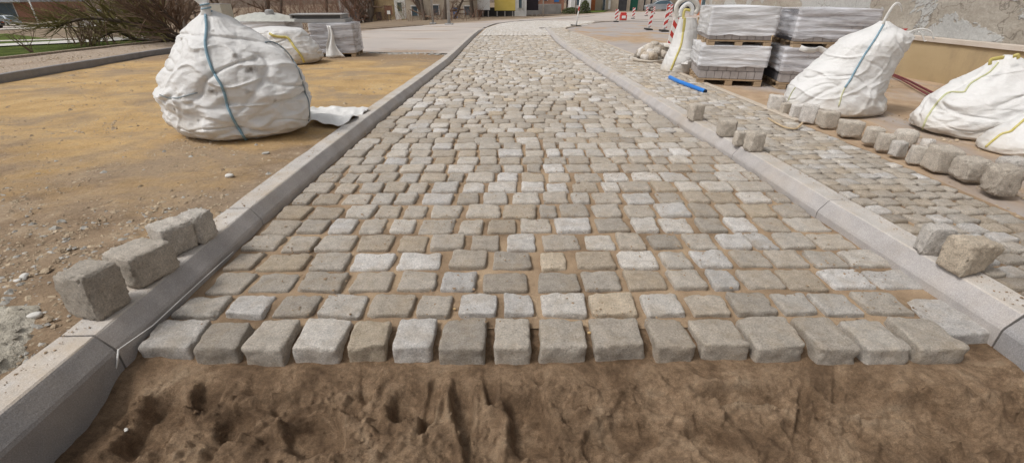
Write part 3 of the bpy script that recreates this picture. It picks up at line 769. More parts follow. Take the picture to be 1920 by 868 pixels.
# slim pale edging of the side strip
y = 4.05; c = 0
while y < 19.6:
    c += 1
    kerb_block((2.572, y), (2.572, y + 1.0), 1, [(0, -.1), (0, .018), (.005, .022), (.066, .022), (.072, .018), (.072, -.1)], [M['edging']], [0] * 6, 'edging_stone', 'slim sandy edging stone of the side strip, %s beyond the row of loose stones' % ORD[c], 'edging stones of the side strip', lambda yy: T(3, yy), .004, cat='edging')
    y += 1.0
# grey edging at the far side of the yellow ground
pts = catmull([(x, y, 0) for x, y in FK], 3); tot = 0
c = 0
for p, q in zip(pts, pts[1:]):
    if q.y < 5.2: continue
    c += 1
    kerb_block((p.x, p.y), (q.x, q.y), -1, [(0, -.2), (0, .105), (.006, .112), (.082, .112), (.09, .105), (.09, -.2)], [M['kerb_far']], [0] * 6, 'edging_stone', 'grey concrete edging stone behind the yellow ground, %s from the left picture edge' % ORD[c], 'grey edging behind the yellow ground', lambda yy: T(-5, yy) - .005, .004, 2, cat='edging')
pts = catmull([(x, y, 0) for x, y in OK[:6]], 3); mb = MB()
for p, q in zip(pts, pts[1:]):
    d = (q - p).normalized(); o_ = Vector((-d.y, d.x, 0)) * .10
    v = [(*(c_ + w).xy, T(max(c_.x, lerp_tab(EDGE, c_.y)), c_.y) + zz) for c_ in (p, q) for w, zz in ((Vector((0, 0, 0)), -.1), (Vector((0, 0, 0)), .06), (o_, .06), (o_, -.1))]
    mb.add(v, [(0, 1, 5, 4), (1, 2, 6, 5), (2, 3, 7, 6)])
tag(mb.build('edging', M['verge']), 'thin soil-covered edging between the gravel verge and the grass', 'edging')

# ------------------------------------------------------------------ loose stones
def loose(box, label, group, zb, rz=0, t=None, n=12, jit=.15, k=9.0, skew=None, amp=.006, dr=.95, seed=0):
    """box: outline seen from the survey camera; the stone is sized and set down on its support so that it has that outline"""
    px0, py0, px1, py1 = box
    zf = zb if callable(zb) else (lambda x, y: zb)
    c = at((px0 + px1) / 2, py1, .1); zz = zf(c.x, c.y)
    a = at(px0, py1, zz); b = at(px1, py1, zz); w = (b - a).length * .85
    r = random.Random(int(px0 * 7 + py1) + seed)
    V, Fc = stone_mesh(r, .5, .5 * dr, .5, n, jit, k, amp / max(w, .05), skew, .0)
    # finer surface in real metres
    R3 = Matrix.Rotation(rz, 3, 'Z'); c = at((px0 + px1) / 2, py1, zz); x, y, h = c.x, c.y + w * .5, w * .8
    for _ in range(14):
        zz = zf(x, y)
        P = [proj(R3 @ Vector((v.x * w, v.y * w, v.z * h)) + Vector((x, y, zz + h / 2))) for v in V]
        a0, a1 = min(p[0] for p in P), max(p[0] for p in P); b0, b1 = min(p[1] for p in P), max(p[1] for p in P)
        s_ = (Vector((x, y, zz)) - O).dot(_f) / F
        w *= min(1.2, max(.8, (px1 - px0) / (a1 - a0))) ** .8; x += ((px0 + px1) - (a0 + a1)) / 2 * s_
        y -= (py1 - b1) * s_ * 1.2; h = min(w * 1.35, max(w * .45, h + ((py1 - py0) - (b1 - b0)) * s_ * .7))
    sc_ = Vector((w, w, h)); so = Vector((px0, py0, 3))
    V2 = []
    for v in V:
        q = Vector((v.x * w, v.y * w, v.z * h)); nn = q.normalized()
        V2.append(q + nn * (.0030 * noise.noise(q * 45 + so) + .0016 * noise.noise(q * 120 + so)))
    o = link('loose_sett', V2, Fc, M['granite_loose'], smooth=True, tint=t or tint_rand(r))
    o.location = (x, y, zf(x, y) + h / 2 - .002); o.rotation_euler = (0, 0, rz)
    return tag(o, label, 'stone', group)
KT = .088
gL = 'loose setts on the left kerb'
loose((98, 485, 246, 600), 'squarish grey sett on the left kerb, nearest of the four', gL, KT, -.22, t=(.42, .45, .5, 1), n=16, jit=.10)
loose((190, 445, 338, 540), 'grey sett on the left kerb, second of the four, touching the nearest', gL, KT, -.35, t=(.50, .6, .5, 1), n=16, jit=.17)
loose((270, 405, 372, 483), 'pale-topped sett on the left kerb, third from the camera', gL, KT, -.45, t=(.72, .9, .5, 1), n=14, jit=.18)
loose((325, 389, 408, 458), 'pale sett on the left kerb, farthest of the four', gL, KT, -.30, t=(.74, .8, .5, 1), n=14, jit=.18, seed=2)
gR = 'loose setts on the right kerb'
kz = lambda x, y: KT + gz(y)
loose((1287, 192, 1323, 228), 'small brownish sett standing alone on the right kerb', gR, kz, .22, t=(.35, .6, .5, 1), n=10, jit=.07, k=12)
loose((1342, 220, 1384, 258), 'rough grey sett on the right kerb, just beyond the touching pair', gR, kz, -.15, t=(.40, .5, .5, 1), n=10, jit=.12)
loose((1372, 236, 1402, 275), 'narrow grey sett of the touching pair on the right kerb, left one', gR, kz, .1, t=(.55, .9, .5, 1), n=10, jit=.08, dr=.8)
loose((1392, 241, 1438, 286), 'larger rough sett of the touching pair on the right kerb, right one', gR, kz, .12, t=(.45, .5, .5, 1), n=12, jit=.10)
loose((1712, 410, 1797, 480), 'grey-white sett on the right kerb behind the yellowish one', gR, kz, -.25, t=(.80, .9, .5, 1), n=14, jit=.15, dr=.8)
loose((1755, 438, 1887, 519), 'large yellowish sett with a pointed right end on the near right kerb', gR, kz, .10, t=(.995, .7, .5, 1), n=16, jit=.09, dr=.75, skew={(1, 1, 1): (.15, -.1, -.25), (1, -1, 1): (.15, .25, -.3), (1, -1, -1): (-.25, .35, .15), (1, 1, -1): (-.2, 0, 0), (-1, -1, 1): (.1, 0, .05)})
gS = 'row of loose stones along the side strip'
sz = lambda x, y: T(3, y) + .012
S = [((1437, 176, 1473, 208), 'light grey block at the far end of the stone row, nearest the wrapped pallets', -.35, (.80, .9), 9), ((1459, 186, 1485, 215), 'small brown block second from the far end of the stone row', .1, (.35, .7), 8),
     ((1478, 185, 1508, 223), 'narrow pale block third from the far end of the stone row', -.2, (.86, .9), 10), ((1497, 193, 1538, 232), 'pale block with dark side, fourth from the far end of the stone row', -.5, (.84, .95), 12),
     ((1528, 205, 1578, 242), 'rough dark grey block in front of the tall leaning bag', -.1, (.35, .6), 8), ((1568, 222, 1625, 258), 'brownish block standing apart right of the rough dark block', -.3, (.42, .8), 8),
     ((1615, 236, 1662, 273), 'rounded two-tone block, first of the tight group between the bags', -.3, (.5, .9), 7), ((1638, 242, 1682, 284), 'tan upright block leaning in the tight group between the bags', -.4, (.40, .9), 9),
     ((1664, 247, 1706, 295), 'bluish grey pointed block in the tight group between the bags', .1, (.80, .35), 7), ((1696, 268, 1743, 309), 'smooth light grey slab block on edge near the slumped bag', -.45, (.72, .8), 13),
     ((1724, 269, 1812, 326), 'big rough block in front of the slumped bag', -.2, (.35, .7), 9), ((1777, 290, 1868, 343), 'wide rounded boulder second from the right end of the stone row', -.1, (.38, .65), 5),
     ((1834, 304, 1926, 370), 'brown boulder at the near right end of the stone row', -.15, (.20, .75), 5), ((1858, 291, 1945, 334), 'grey-blue stone in front of the near corner bag with yellow webbing', 0, (.80, .4), 5)]
for bx, lb, rz, t, k in S:
    loose(bx, lb, gS, sz, rz, t=(t[0], t[1], .5, 1), n=13, jit=.13, k=k + 4 if k > 5 else 5.5, amp=.005 if k > 5 else .009)
loose((1668, 240, 1726, 276), 'pale beige stone lying behind the tight group by the slumped bag', gS, sz, -.4, t=(.62, .95, .5, 1), n=9, jit=.2, k=5)
loose((1722, 259, 1757, 287), 'whitish stone lying behind the smooth slab block', gS, sz, .3, t=(.92, .95, .5, 1), n=9, jit=.2, k=5)

# pebbles
def rock(r, s, flat=.6, n=3, c=None):
    V, Fc = stone_mesh(r, s, s * r.uniform(.6, .9), s * flat, n, .25, 3.0, s * .15, None, 0)
    return V, Fc
def pebble(px, py, z, s, mat, label, flat=.6, name='pebble', surf=None):
    r = random.Random(int(px * 13)); c = at(px, py, z)
    if surf: c = at(px, py, surf(c.x, c.y)); c = at(px, py, surf(c.x, c.y))
    V, Fc = rock(r, s, flat, 5); o = link(name, V, Fc, mat, smooth=True); o.location = (c.x, c.y, c.z + s * flat * .6); o.rotation_euler = (0, 0, r.uniform(0, 3))
    tag(o, label, 'pebble'); return o
pebble(545, 818, -.13, .011, M['pebble'], 'yellow pebble lying on the wet sand at lower left', surf=pit_z, flat=.8)
pebble(237, 806, -.13, .008, M['pebble_w'], 'small white stone chip on the sand near the left kerb', surf=pit_z, flat=.4)
pebble(1421, 661, -.07, .012, M['pebble'], 'brown pebble wedged under the front row, right half', .9, surf=pit_z)
pebble(1105, 625, -.02, .008, M['pebble'], 'light pebble in the joint of the front row near the middle', .7)
for k, (px, py) in enumerate([(446, 648), (452, 654), (449, 661)]):
    pebble(px, py, -.05, .0075, M['pebble'], 'tiny yellow pebble between the second and third front setts, %s' % ['topmost', 'middle one', 'lowest'][k], .8)
pebble(852, 580, -.015, .007, M['pebble'], 'small brown pebble in the joint behind the sixth front sett', .7)
# chips on the earth at the left
for px, py, s, lb in [(48, 519, .017, 'pale flat stone chip lying alone on the brown earth at far left'), (32, 527, .016, 'darker flat chip touching the pale one at far left'), (430, 331, .022, 'pale flat chip on the yellow earth between bag and kerb'), (65, 594, .022, 'white angular chip on the grey rubble'), (498, 289, .025, 'grey pebble on the earth in front of the big bag')]:
    pebble(px, py, .09, s, M['pebble_w'] if 'pale' in lb or 'white' in lb else M['flat_stone'], lb, .4, name='stone_chip', surf=rough_ground)
# gravel, uncountable
def scatter(name, N, area, size, mat, label, zf, dens, seed):
    r = random.Random(seed); V = []; Fc = []; n_ = 0; tries = 0
    base = [(1, 0, 0), (.3, .95, 0), (-.8, .6, 0), (-.8, -.6, 0), (.3, -.95, 0), (.1, .1, .8), (.5, -.3, .65), (-.3, .3, .7)]
    while n_ < N and tries < N * 30:
        tries += 1
        x = r.uniform(area[0], area[1]); y = r.uniform(area[2], area[3])
        if r.random() > dens(x, y): continue
        s = size * math.exp(r.gauss(0, .45)); s = min(s, size * 3.2); a = r.uniform(0, 6.28); ca, sa = math.cos(a), math.sin(a); z = zf(x, y); k = len(V); fl = r.uniform(.4, .8); el = r.uniform(.6, 1)
        for (u, v, w) in base:
            u *= s * r.uniform(.75, 1.2); v *= s * el * r.uniform(.75, 1.2)
            V.append((x + u * ca - v * sa, y + u * sa + v * ca, z + w * s * fl * r.uniform(.8, 1.2) - .15 * s))
        for f in [(0, 6, 4), (0, 5, 6), (0, 1, 5), (1, 7, 5), (1, 2, 7), (2, 3, 7), (3, 6, 7), (3, 4, 6), (5, 7, 6)]: Fc.append(tuple(k + i for i in f))
        n_ += 1
    return tag(link(name, V, Fc, mat), label, 'gravel', kind='stuff')
def dens_l(x, y):
    v = noise.noise(Vector((x * 1.4, y * 1.4, 7))) * .5 + .5
    return max(.02, (1 - sm(1.6, 3.3, y)) * sm(.30, .62, v) + (.5 if -2.6 < x < -1.5 and 3.1 < y < 3.7 else 0) * sm(.3, .6, v))
scatter('gravel', 7500, (-5.0, -1.50, .55, 4.2), .0085, M['gravel'], 'loose brown gravel and crumbs strewn over the earth left of the kerb', rough_ground, dens_l, 3)
scatter('gravel', 260, (-4.5, -1.50, .8, 3.9), .014, M['flat_stone'], 'greyish stone chips strewn over the earth left of the kerb', rough_ground, dens_l, 5)
scatter('gravel', 500, (-2.45, -1.50, .55, 1.45), .016, M['rubble'], 'grey broken rubble lying beside the near left kerb', heap_z, lambda x, y: .6, 9)
scatter('gravel', 5500, (-5.5, -1.45, 2.2, 7.5), .0055, M['gravel'], 'fine grit on the yellow ground', rough_ground, lambda x, y: .12 + sm(.45, .7, noise.noise(Vector((x * 1.3, y * 1.6, 12))) * .5 + .5), 14)
scatter('gravel', 900, (-7, -1.4, 3.6, 10.3), .013, M['gravel'], 'sparse pebbles on the yellow ground', rough_ground, lambda x, y: .15 + sm(.5, .7, noise.noise(Vector((x, y, 2))) * .5 + .5), 13)
scatter('gravel', 2500, (-9.2, -5.2, 5, 17), .016, M['gravel'], 'stones on the gravel verge behind the grey edging', lambda x, y: T(x, y) + .02, lambda x, y: 1.0 if lerp_tab([(b, a) for a, b in FK], y) - .15 > x > lerp_tab([(b, a) for a, b in OK], y) + .1 else 0, 15)
scatter('gravel', 700, (2.6, 5.6, 2.0, 7.5), .010, M['gravel'], 'sparse pebbles on the sanded road by the bags', lambda x, y: T(x, y) - .004, lambda x, y: sm(.45, .7, noise.noise(Vector((x * 1.2, y * 1.2, 2))) * .5 + .5), 17)
scatter('gravel', 500, (-4.6, -1.3, 10.1, 11.0), .022, M['flat_stone'], 'crumbled asphalt bits along the edge of the road surface at left', lambda x, y: T(x, y), lambda x, y: .9 if abs(y - lerp_tab([(-4.6, 11.4), (-3.7, 10.9), (-2.4, 10.42), (-1.2, 10.3)], x)) < .2 else 0, 19)
scatter('gravel', 1600, (-4.2, -1.48, .7, 2.6), .008, M['flat_stone'], 'fine grey gravel strewn beside the near left kerb', rough_ground, lambda x, y: sm(.35, .6, noise.noise(Vector((x * 1.4, y * 1.4, 7))) * .5 + .5) * (1 - sm(1.8, 2.6, y)), 6)
scatter('gravel', 4200, (-1.25, 1.66, 1.33, 6.5), .0033, M['joint'], 'grains of jointing sand spilled over the setts', lambda x, y: gz(y) + .002, lambda x, y: .15 + sm(.5, .7, noise.noise(Vector((x * 3, y * 3, 2))) * .5 + .5), 31)
scatter('gravel', 600, (-1.44, -1.34, .5, 5.0), .0022, M['joint'], 'crumbs of earth lying on top of the left kerb', lambda x, y: gz(y) + .088, lambda x, y: 1.0 if x < xl(y) - .07 - .05 * noise.noise(Vector((x, y * 2, 1))) else 0, 33)
scatter('gravel', 600, (1.70, 1.90, 1.2, 5.5), .0022, M['joint'], 'crumbs of earth lying on top of the right kerb', lambda x, y: gz(y) + .088, lambda x, y: 1.0 if xr(y) + .17 > x > xr(y) + .10 + .05 * noise.noise(Vector((x, y * 2, 1))) else 0, 35)
scatter('gravel', 3200, (-1.27, 1.7, .5, 1.18), .0042, M['pit'], 'crumbs of wet sand in the dug pit', pit_z, lambda x, y: .08 + sm(.45, .65, noise.noise(Vector((x * 5, y * 5, 2))) * .5 + .5), 21)

# ------------------------------------------------------------------ bulk bags
def bag(name, label, cat, tab, D, bdepth, mat, sq=2.2, seed=1, fold=1.0, nθ=150, nz=110, ylean=None, group=None, zb=None, flare=None, pinch=None, hz_folds=1.0):
    """tab: (py, pxl, pxr) silhouette read at depth D, from top to bottom"""
    rows = []
    for py, a, b in tab:
        A = at(a, py, D=D); B = at(b, py, D=D); rows.append((A.z, A.x, B.x))
    rows.sort()
    zs = [q[0] for q in rows]; z0 = zb if zb is not None else zs[0]; z1 = zs[-1]
    rows = [(max(q[0], z0), q[1], q[2]) for q in rows]
    tl = [(q[0], q[1]) for q in rows]; tr = [(q[0], q[2]) for q in rows]
    root = empty(name, ((rows[0][1] + rows[0][2]) / 2, D, z0), 0, label, cat, group)
    V = []; Fc = []; so = Vector((seed * 7.3, seed * 3.1, seed * 1.7))
    def smooth_tab(t, z):
        e = (z1 - z0) * .022; return (lerp_tab(t, z - e) + 2 * lerp_tab(t, z) + lerp_tab(t, z + e)) / 4
    wmax = max(q[2] - q[1] for q in rows)
    for j in range(nz + 1):
        v = j / nz; z = z0 + (z1 - z0) * v
        a, b = smooth_tab(tl, z), smooth_tab(tr, z); cx, hx = (a + b) / 2, max(.004, (b - a) / 2)
        hy = bdepth * (hx * 2 / wmax) ** .85
        yl = (ylean(v) if ylean else 0)
        for i in range(nθ):
            t = 2 * math.pi * i / nθ; c, s = math.cos(t), math.sin(t)
            rr = 1 / (abs(c) ** sq + abs(s) ** sq) ** (1 / sq)
            x, y = cx + hx * c * rr, D + yl + hy * s * rr
            P = Vector((x, y, z)); n_ = Vector((c / hx, s / hy, 0)).normalized()
            sc_ = min(1, hx * 3.2)
            w = noise.noise(P * 1.7 + so) * .9
            f = .022 * noise.noise(Vector((x * 2.4, y * 2.4, z * 2.6)) + so)
            lowf = 1 - sm(.45, .75, v)
            f += .010 * rid(noise.noise(Vector((x * 2.2 + w, y * 2.2 + w, z * 9 + w * 1.6)) + so)) * (.45 + .75 * lowf * hz_folds)
            f += .004 * rid(noise.noise(Vector((x * 6 + z * 4 + w * 2, y * 6, z * 5 - x * 3)) + so * 2)) * (.5 + .6 * (1 - lowf))
            f += .004 * rid(noise.noise(Vector((x * 9 + w * 2, y * 9, z * 22 + w * 3)) + so * 3)) * (.4 + lowf)
            f -= .020 * max(0, 1 - abs(noise.noise(Vector((x * 1.6 + z * 1.1 + w, y * 1.6, z * 4.2 - x * 1.4 + w)) + so * 6)) * 9) ** 1.5
            f -= .012 * max(0, 1 - abs(noise.noise(Vector((x * 3 - z * 1.5, y * 3, z * 7 + x * 2 + w * 2)) + so * 7)) * 8) ** 1.5 * (.5 + .7 * lowf)
            f += .014 * max(0, 1 - abs(noise.noise(Vector((x * 2.2 - z * 3 + w, y * 2.2, z * 3.2 + x * 2)) + so * 8)) * 7) ** 2
            f += .0025 * noise.noise(Vector((x * 30, y * 30, z * 40)) + so)
            f += .020 * rid(noise.noise(Vector((c * 3.2, s * 3.2, z * .8)) + so * 4)) * sm(.5, .95, v)
            wv_ = noise.noise_vector(P * 2.5 + so) * .35
            q1 = Vector((x * 2.4 + z * 1.2, y * 2.4, z * (4.2 + 1.5 * lowf) - x * .8)) + so + wv_
            d1 = noise.voronoi(q1)[0]; f += .062 * (min(d1[0], .9) - .42)
            d2 = noise.voronoi(Vector((x * 6 - z * 3, y * 6, z * (8 + 4 * lowf) + x * 2)) + so * 2 + wv_ * 2)[0]; f += .021 * (min(d2[0], .9) - .42)
            f -= .028 * fold
            if v < .07: f -= .05 * (1 - v / .07) ** 2
            P += n_ * (f * fold * sc_)
            P.z += .02 * noise.noise(Vector((x * 4, y * 4, z * 3)) + so * 5) * fold * sm(.0, .15, v) * sc_
            P.z = max(P.z, z0 - .005)
            V.append(P)
    for j in range(nz):
        for i in range(nθ):
            a = j * nθ + i; b = j * nθ + (i + 1) % nθ; Fc.append((a, b, b + nθ, a + nθ))
    top = sum((V[nz * nθ + i] for i in range(nθ)), Vector()) / nθ; k = len(V); V.append(top)
    for i in range(nθ): Fc.append((nz * nθ + i, nz * nθ + (i + 1) % nθ, k))
    bot = sum((V[i] for i in range(nθ)), Vector()) / nθ; V.append(bot)
    for i in range(nθ): Fc.append(((i + 1) % nθ, i, k + 1))
    loc = root.location.copy()
    o = link('cloth', [v - loc for v in V], Fc, mat, root, smooth=True)
    bvh = BVHTree.FromPolygons([tuple(v) for v in V], Fc)
    return root, bvh
def strap(root, bvh, pts, w, mat, name='strap', n=6, off=.004, flat=.35, z_=None):
    P = catmull([(p[0], p[1], 0) for p in pts], n); out = []; lastt = None
    for p in P:
        d = ray(p.x, p.y).normalized(); h = bvh.ray_cast(O, d, 60)
        if h[0] is None:
            if lastt is None: continue
            q = O + d * lastt
        else: q = h[0] + h[1] * off if h[1].dot(d) < 0 else h[0] - d * off; lastt = (h[0] - O).length
        out.append(q)
    if len(out) > 1:
        out = [out[0]] + [(out[i - 1] + 2 * out[i] + out[i + 1]) / 4 for i in range(1, len(out) - 1)] + [out[-1]]
        mb = MB(); mb.tube([q - root.location for q in out], w, 8, flat=.8); return mb.build(name, mat, root, True)
def loop(root, pts, w, mat, name='lifting_loop', flat=.4):
    mb = MB(); mb.tube([q - root.location for q in catmull(pts, 8)], w, 8, flat=flat); return mb.build(name, mat, root, True)

zB = T(-2, 3.7) - .005
tabA = [(19, 381, 393), (30, 374, 428), (39, 362, 440), (50, 352, 452), (60, 343, 472), (72, 328, 495), (86, 325, 528), (100, 322, 545), (118, 317, 562), (135, 307, 571), (150, 300, 576), (165, 292, 580), (180, 293, 583), (195, 305, 585), (208, 314, 585), (222, 324, 584), (236, 336, 580), (246, 342, 560), (256, 350, 530)]
rootA, bA = bag('bulk_bag', 'bulging white bulk bag with a blue seam strap and knotted neck on the yellow ground', 'bulk bag', tabA, 3.78, .44, M['cloth'], sq=1.75, seed=3, zb=zB, fold=1.15, nθ=240, nz=170)
strap(rootA, bA, [(386, 30), (387, 55), (385, 78), (388, 100), (396, 125), (406, 145), (415, 160), (422, 178), (427, 200), (438, 225), (450, 245), (462, 263)], .012, M['blue_strap'], 'seam_strap')
strap(rootA, bA, [(497, 80), (512, 80), (525, 86), (540, 100), (552, 118), (562, 140), (570, 165), (572, 175)], .006, M['grey_strap'], 'edge_cord')
strap(rootA, bA, [(572, 175), (578, 190), (580, 210), (578, 228)], .006, M['grey_strap'], 'edge_cord')
strap(rootA, bA, [(300, 178), (318, 184), (335, 184), (355, 178), (370, 174)], .004, M['grey_strap'], 'stitched_fold')
nC = cloth('stained_sack_cloth', dirt=.25); nCt = nC.node_tree; pb = nCt.nodes['Principled BSDF']
geo_ = nCt.nodes.new('ShaderNodeNewGeometry'); nzz = nCt.nodes.new('ShaderNodeTexNoise'); nzz.inputs['Scale'].default_value = 22; nzz.inputs['Detail'].default_value = 6; nCt.links.new(geo_.outputs['Position'], nzz.inputs['Vector'])
prev = pb.inputs['Base Color'].links[0].from_socket
for (px, py, rad, st) in [(441, 106, .050, .9), (472, 131, .048, .85), (398, 171, .045, .95), (478, 112, .05, .45), (516, 190, .028, .7), (372, 226, .022, .7), (327, 206, .018, .8), (465, 172, .03, .5), (400, 58, .02, .7), (560, 92, .02, .6)]:
    h_ = bA.ray_cast(O, ray(px, py).normalized(), 30)
    if h_[0] is None: continue
    dn = nCt.nodes.new('ShaderNodeVectorMath'); dn.operation = 'DISTANCE'; dn.inputs[1].default_value = h_[0]; nCt.links.new(geo_.outputs['Position'], dn.inputs[0])
    ma = nCt.nodes.new('ShaderNodeMath'); ma.operation = 'MULTIPLY_ADD'; nCt.links.new(nzz.outputs['Fac'], ma.inputs[0]); ma.inputs[1].default_value = rad * 2.6; nCt.links.new(dn.outputs['Value'], ma.inputs[2])
    mr = nCt.nodes.new('ShaderNodeMapRange'); nCt.links.new(ma.outputs[0], mr.inputs[0]); mr.inputs[1].default_value = rad * 2.15; mr.inputs[2].default_value = rad * 1.35; mr.inputs[3].default_value = 0; mr.inputs[4].default_value = st
    mx_ = nCt.nodes.new('ShaderNodeMix'); mx_.data_type = 'RGBA'; nCt.links.new(mr.outputs[0], mx_.inputs[0]); nCt.links.new(prev, mx_.inputs[6]); mx_.inputs[7].default_value = (.12, .095, .07, 1); prev = mx_.outputs[2]
nCt.links.new(prev, pb.inputs['Base Color'])
[c for c in rootA.children if c.name.startswith('cloth')][0].data.materials[0] = nC
# twisted neck
def P3(px, py, D): return at(px, py, D=D)
mb = MB(); L = rootA.location
pts = catmull([P3(388, 34, 3.72), P3(386, 18, 3.71), P3(381, 2, 3.72), P3(374, -18, 3.74), P3(364, -45, 3.78)], 8)
rs = [.050 - .020 * sm(0, 8, i) + .085 * sm(9, 30, i) for i in range(len(pts))]
mb.tube([p - L for p in pts], rs, 18, flat=.55)
mb.v = [tuple(Vector(v) * 1.0 + Vector((1, 0, 0)) * .012 * noise.noise(Vector(v) * 22) + Vector((0, 1, 0)) * .012 * noise.noise(Vector(v) * 17)) for v in mb.v]
mb.build('neck', M['cloth'], rootA, True)
mb = MB(); tie = [P3(388, 22, 3.71) + Vector((math.cos(t) * .034, math.sin(t) * .024, .004 * t)) - L for t in [i * .5 for i in range(26)]]
mb.tube(tie, .005, 6); mb.build('tie_cord', M['blue_strap'], rootA, True)

# tall leaning bag on the right
tabB = [(40, 1652, 1664), (48, 1641, 1674), (56, 1626, 1690), (63, 1606, 1706), (72, 1590, 1706), (84, 1573, 1698), (98, 1558, 1688), (112, 1544, 1676), (128, 1524, 1664), (145, 1504, 1652), (160, 1492, 1648), (175, 1481, 1650), (188, 1476, 1651), (200, 1474, 1650), (210, 1480, 1647), (220, 1488, 1630)]
rootB, bB = bag('bulk_bag', 'tall leaning white bulk bag with a blue strap and pulled-up corner loops', 'bulk bag', tabB, 4.55, .36, M['cloth'], sq=2.0, seed=8, fold=.75, nθ=200, nz=150, zb=T(3, 4.5) - .01, hz_folds=.8)
strap(rootB, bB, [(1658, 44), (1648, 62), (1634, 84), (1618, 108), (1604, 132), (1594, 150), (1584, 165)], .010, M['blue_strap'], 'seam_strap')
strap(rootB, bB, [(1584, 165), (1578, 180), (1572, 200)], .006, M['lime_strap'], 'seam_strap')
strap(rootB, bB, [(1478, 190), (1484, 176), (1492, 164)], .005, M['lime_strap'], 'edge_cord')
DB = 4.42
loop(rootB, [P3(1655, 46, DB), P3(1662, 32, DB), P3(1672, 16, DB), P3(1680, 8, DB), P3(1688, 10, DB + .05), P3(1691, 20, DB + .1)], .014, M['white_strap'], flat=.35)
loop(rootB, [P3(1700, 66, DB), P3(1712, 58, DB), P3(1730, 55, DB), P3(1745, 60, DB), P3(1751, 74, DB)], .007, M['white_strap'])
loop(rootB, [P3(1722, 60, DB), P3(1730, 68, DB), P3(1733, 77, DB), P3(1737, 77, DB)], .006, M['white_strap'], 'loose_cord')
mb = MB(); q0 = [P3(1684, 60, 4.5), P3(1702, 60, 4.5), P3(1716, 58, 4.5), P3(1706, 73, 4.5), P3(1694, 80, 4.5)]
mb.v = [tuple(p - rootB.location) for p in q0] + [tuple(p - rootB.location + Vector((0, .03, 0))) for p in q0]
mb.f = [(4, 3, 2, 1, 0), (5, 6, 7, 8, 9)] + [(i, (i + 1) % 5, (i + 1) % 5 + 5, i + 5) for i in range(5)]
mb.mi = [0] * len(mb.f); mb.build('corner_flap', M['cloth'], rootB)
mb = MB(); q0 = [P3(1686, 68, 4.47), P3(1688, 55, 4.47), P3(1703, 54, 4.47)]
mb.v = [tuple(p - rootB.location) for p in q0] + [tuple(p - rootB.location + Vector((0, .01, 0))) for p in q0]
mb.f = [(2, 1, 0), (3, 4, 5), (0, 1, 4, 3), (1, 2, 5, 4), (2, 0, 3, 5)]; mb.mi = [0] * 5; mb.build('red_tag', M['red'], rootB)

# slumped bag on the right
tabC = [(104, 1888, 1903), (109, 1880, 1912), (114, 1872, 1925), (122, 1864, 1940), (132, 1852, 1955), (142, 1838, 1965), (152, 1820, 1975), (164, 1800, 1985), (176, 1778, 1996), (190, 1762, 2005), (204, 1750, 2012), (218, 1738, 2018), (232, 1729, 2018), (244, 1727, 2012), (256, 1740, 2005), (268, 1765, 1990)]
rootC, bC = bag('bulk_bag', 'slumped white bulk bag with pale green piping and yellow handles at the right edge', 'bulk bag', tabC, 3.72, .46, M['cloth'], sq=2.1, seed=13, fold=1.0, nθ=190, nz=130, zb=T(3, 3.7) - .01)
strap(rootC, bC, [(1872, 118), (1862, 130), (1850, 140), (1822, 156), (1812, 168), (1806, 174), (1780, 174), (1765, 185), (1750, 203), (1738, 222), (1731, 242)], .008, M['lime_strap'], 'piping')
for k, pts in enumerate([[(1856, 122), (1858, 113), (1870, 110), (1882, 108)], [(1900, 106), (1908, 104), (1910, 110)]]):
    loop(rootC, [P3(a, b, 3.6) for a, b in pts], .014, M['yellow_strap'], 'yellow_handle')
# near corner bag
tabD = [(215, 1925, 1940), (222, 1916, 1955), (232, 1902, 1975), (242, 1888, 1995), (252, 1873, 2010), (262, 1860, 2022), (272, 1850, 2030), (284, 1846, 2035), (296, 1850, 2035), (308, 1866, 2028), (318, 1890, 2015)]
rootD, bD = bag('bulk_bag', 'low white bulk bag with yellow webbing cut off by the right picture edge', 'bulk bag', tabD, 3.18, .28, M['cloth'], sq=2.1, seed=17, fold=.7, nθ=130, nz=90, zb=T(3, 3) - .01)
strap(rootD, bD, [(1922, 224), (1908, 236), (1895, 247), (1878, 252), (1864, 263), (1849, 276)], .009, M['yellow_strap'], 'piping')
# narrow upright bag with open roll top
tabE = [(34, 1276, 1303), (40, 1274, 1305), (50, 1271, 1308), (62, 1267, 1310), (76, 1262, 1312), (90, 1257, 1312), (104, 1251, 1310), (118, 1244, 1307), (130, 1240, 1304), (138, 1240, 1300)]
rootE, bE = bag('bulk_bag', 'narrow upright white bag with rolled top and yellow strap left of the pallets', 'bulk bag', tabE, 7.4, .26, M['cloth'], sq=2.3, seed=23, fold=.45, nθ=130, nz=90, zb=T(3, 7.4) - .01)
strap(rootE, bE, [(1284, 40), (1281, 62), (1277, 85), (1269, 105), (1262, 122), (1258, 132)], .016, M['yellow_strap'], 'side_strap')
De = 7.25
loop(rootE, [P3(1272, 34, De), P3(1268, 16, De), P3(1276, 3, De), P3(1292, -3, De), P3(1304, 4, De), P3(1309, 16, De), P3(1304, 26, De)], .035, M['cloth_dirty'], 'rolled_rim', flat=.6)
loop(rootE, [P3(1276, 32, De - .1), P3(1278, 18, De - .1), P3(1290, 8, De - .1), P3(1298, 16, De - .1), P3(1296, 30, De - .1)], .030, M['cloth'], 'inner_fold', flat=.6)
loop(rootE, [P3(1281, 36, De - .12), P3(1284, 20, De - .12), P3(1294, 20, De - .12)], .018, M['yellow_strap'], 'yellow_handle', flat=.5)
loop(rootE, [P3(1284, 34, De - .14), P3(1283, 46, De - .13), P3(1281, 60, De - .12)], .02, M['yellow_strap'], 'yellow_handle', flat=.4)
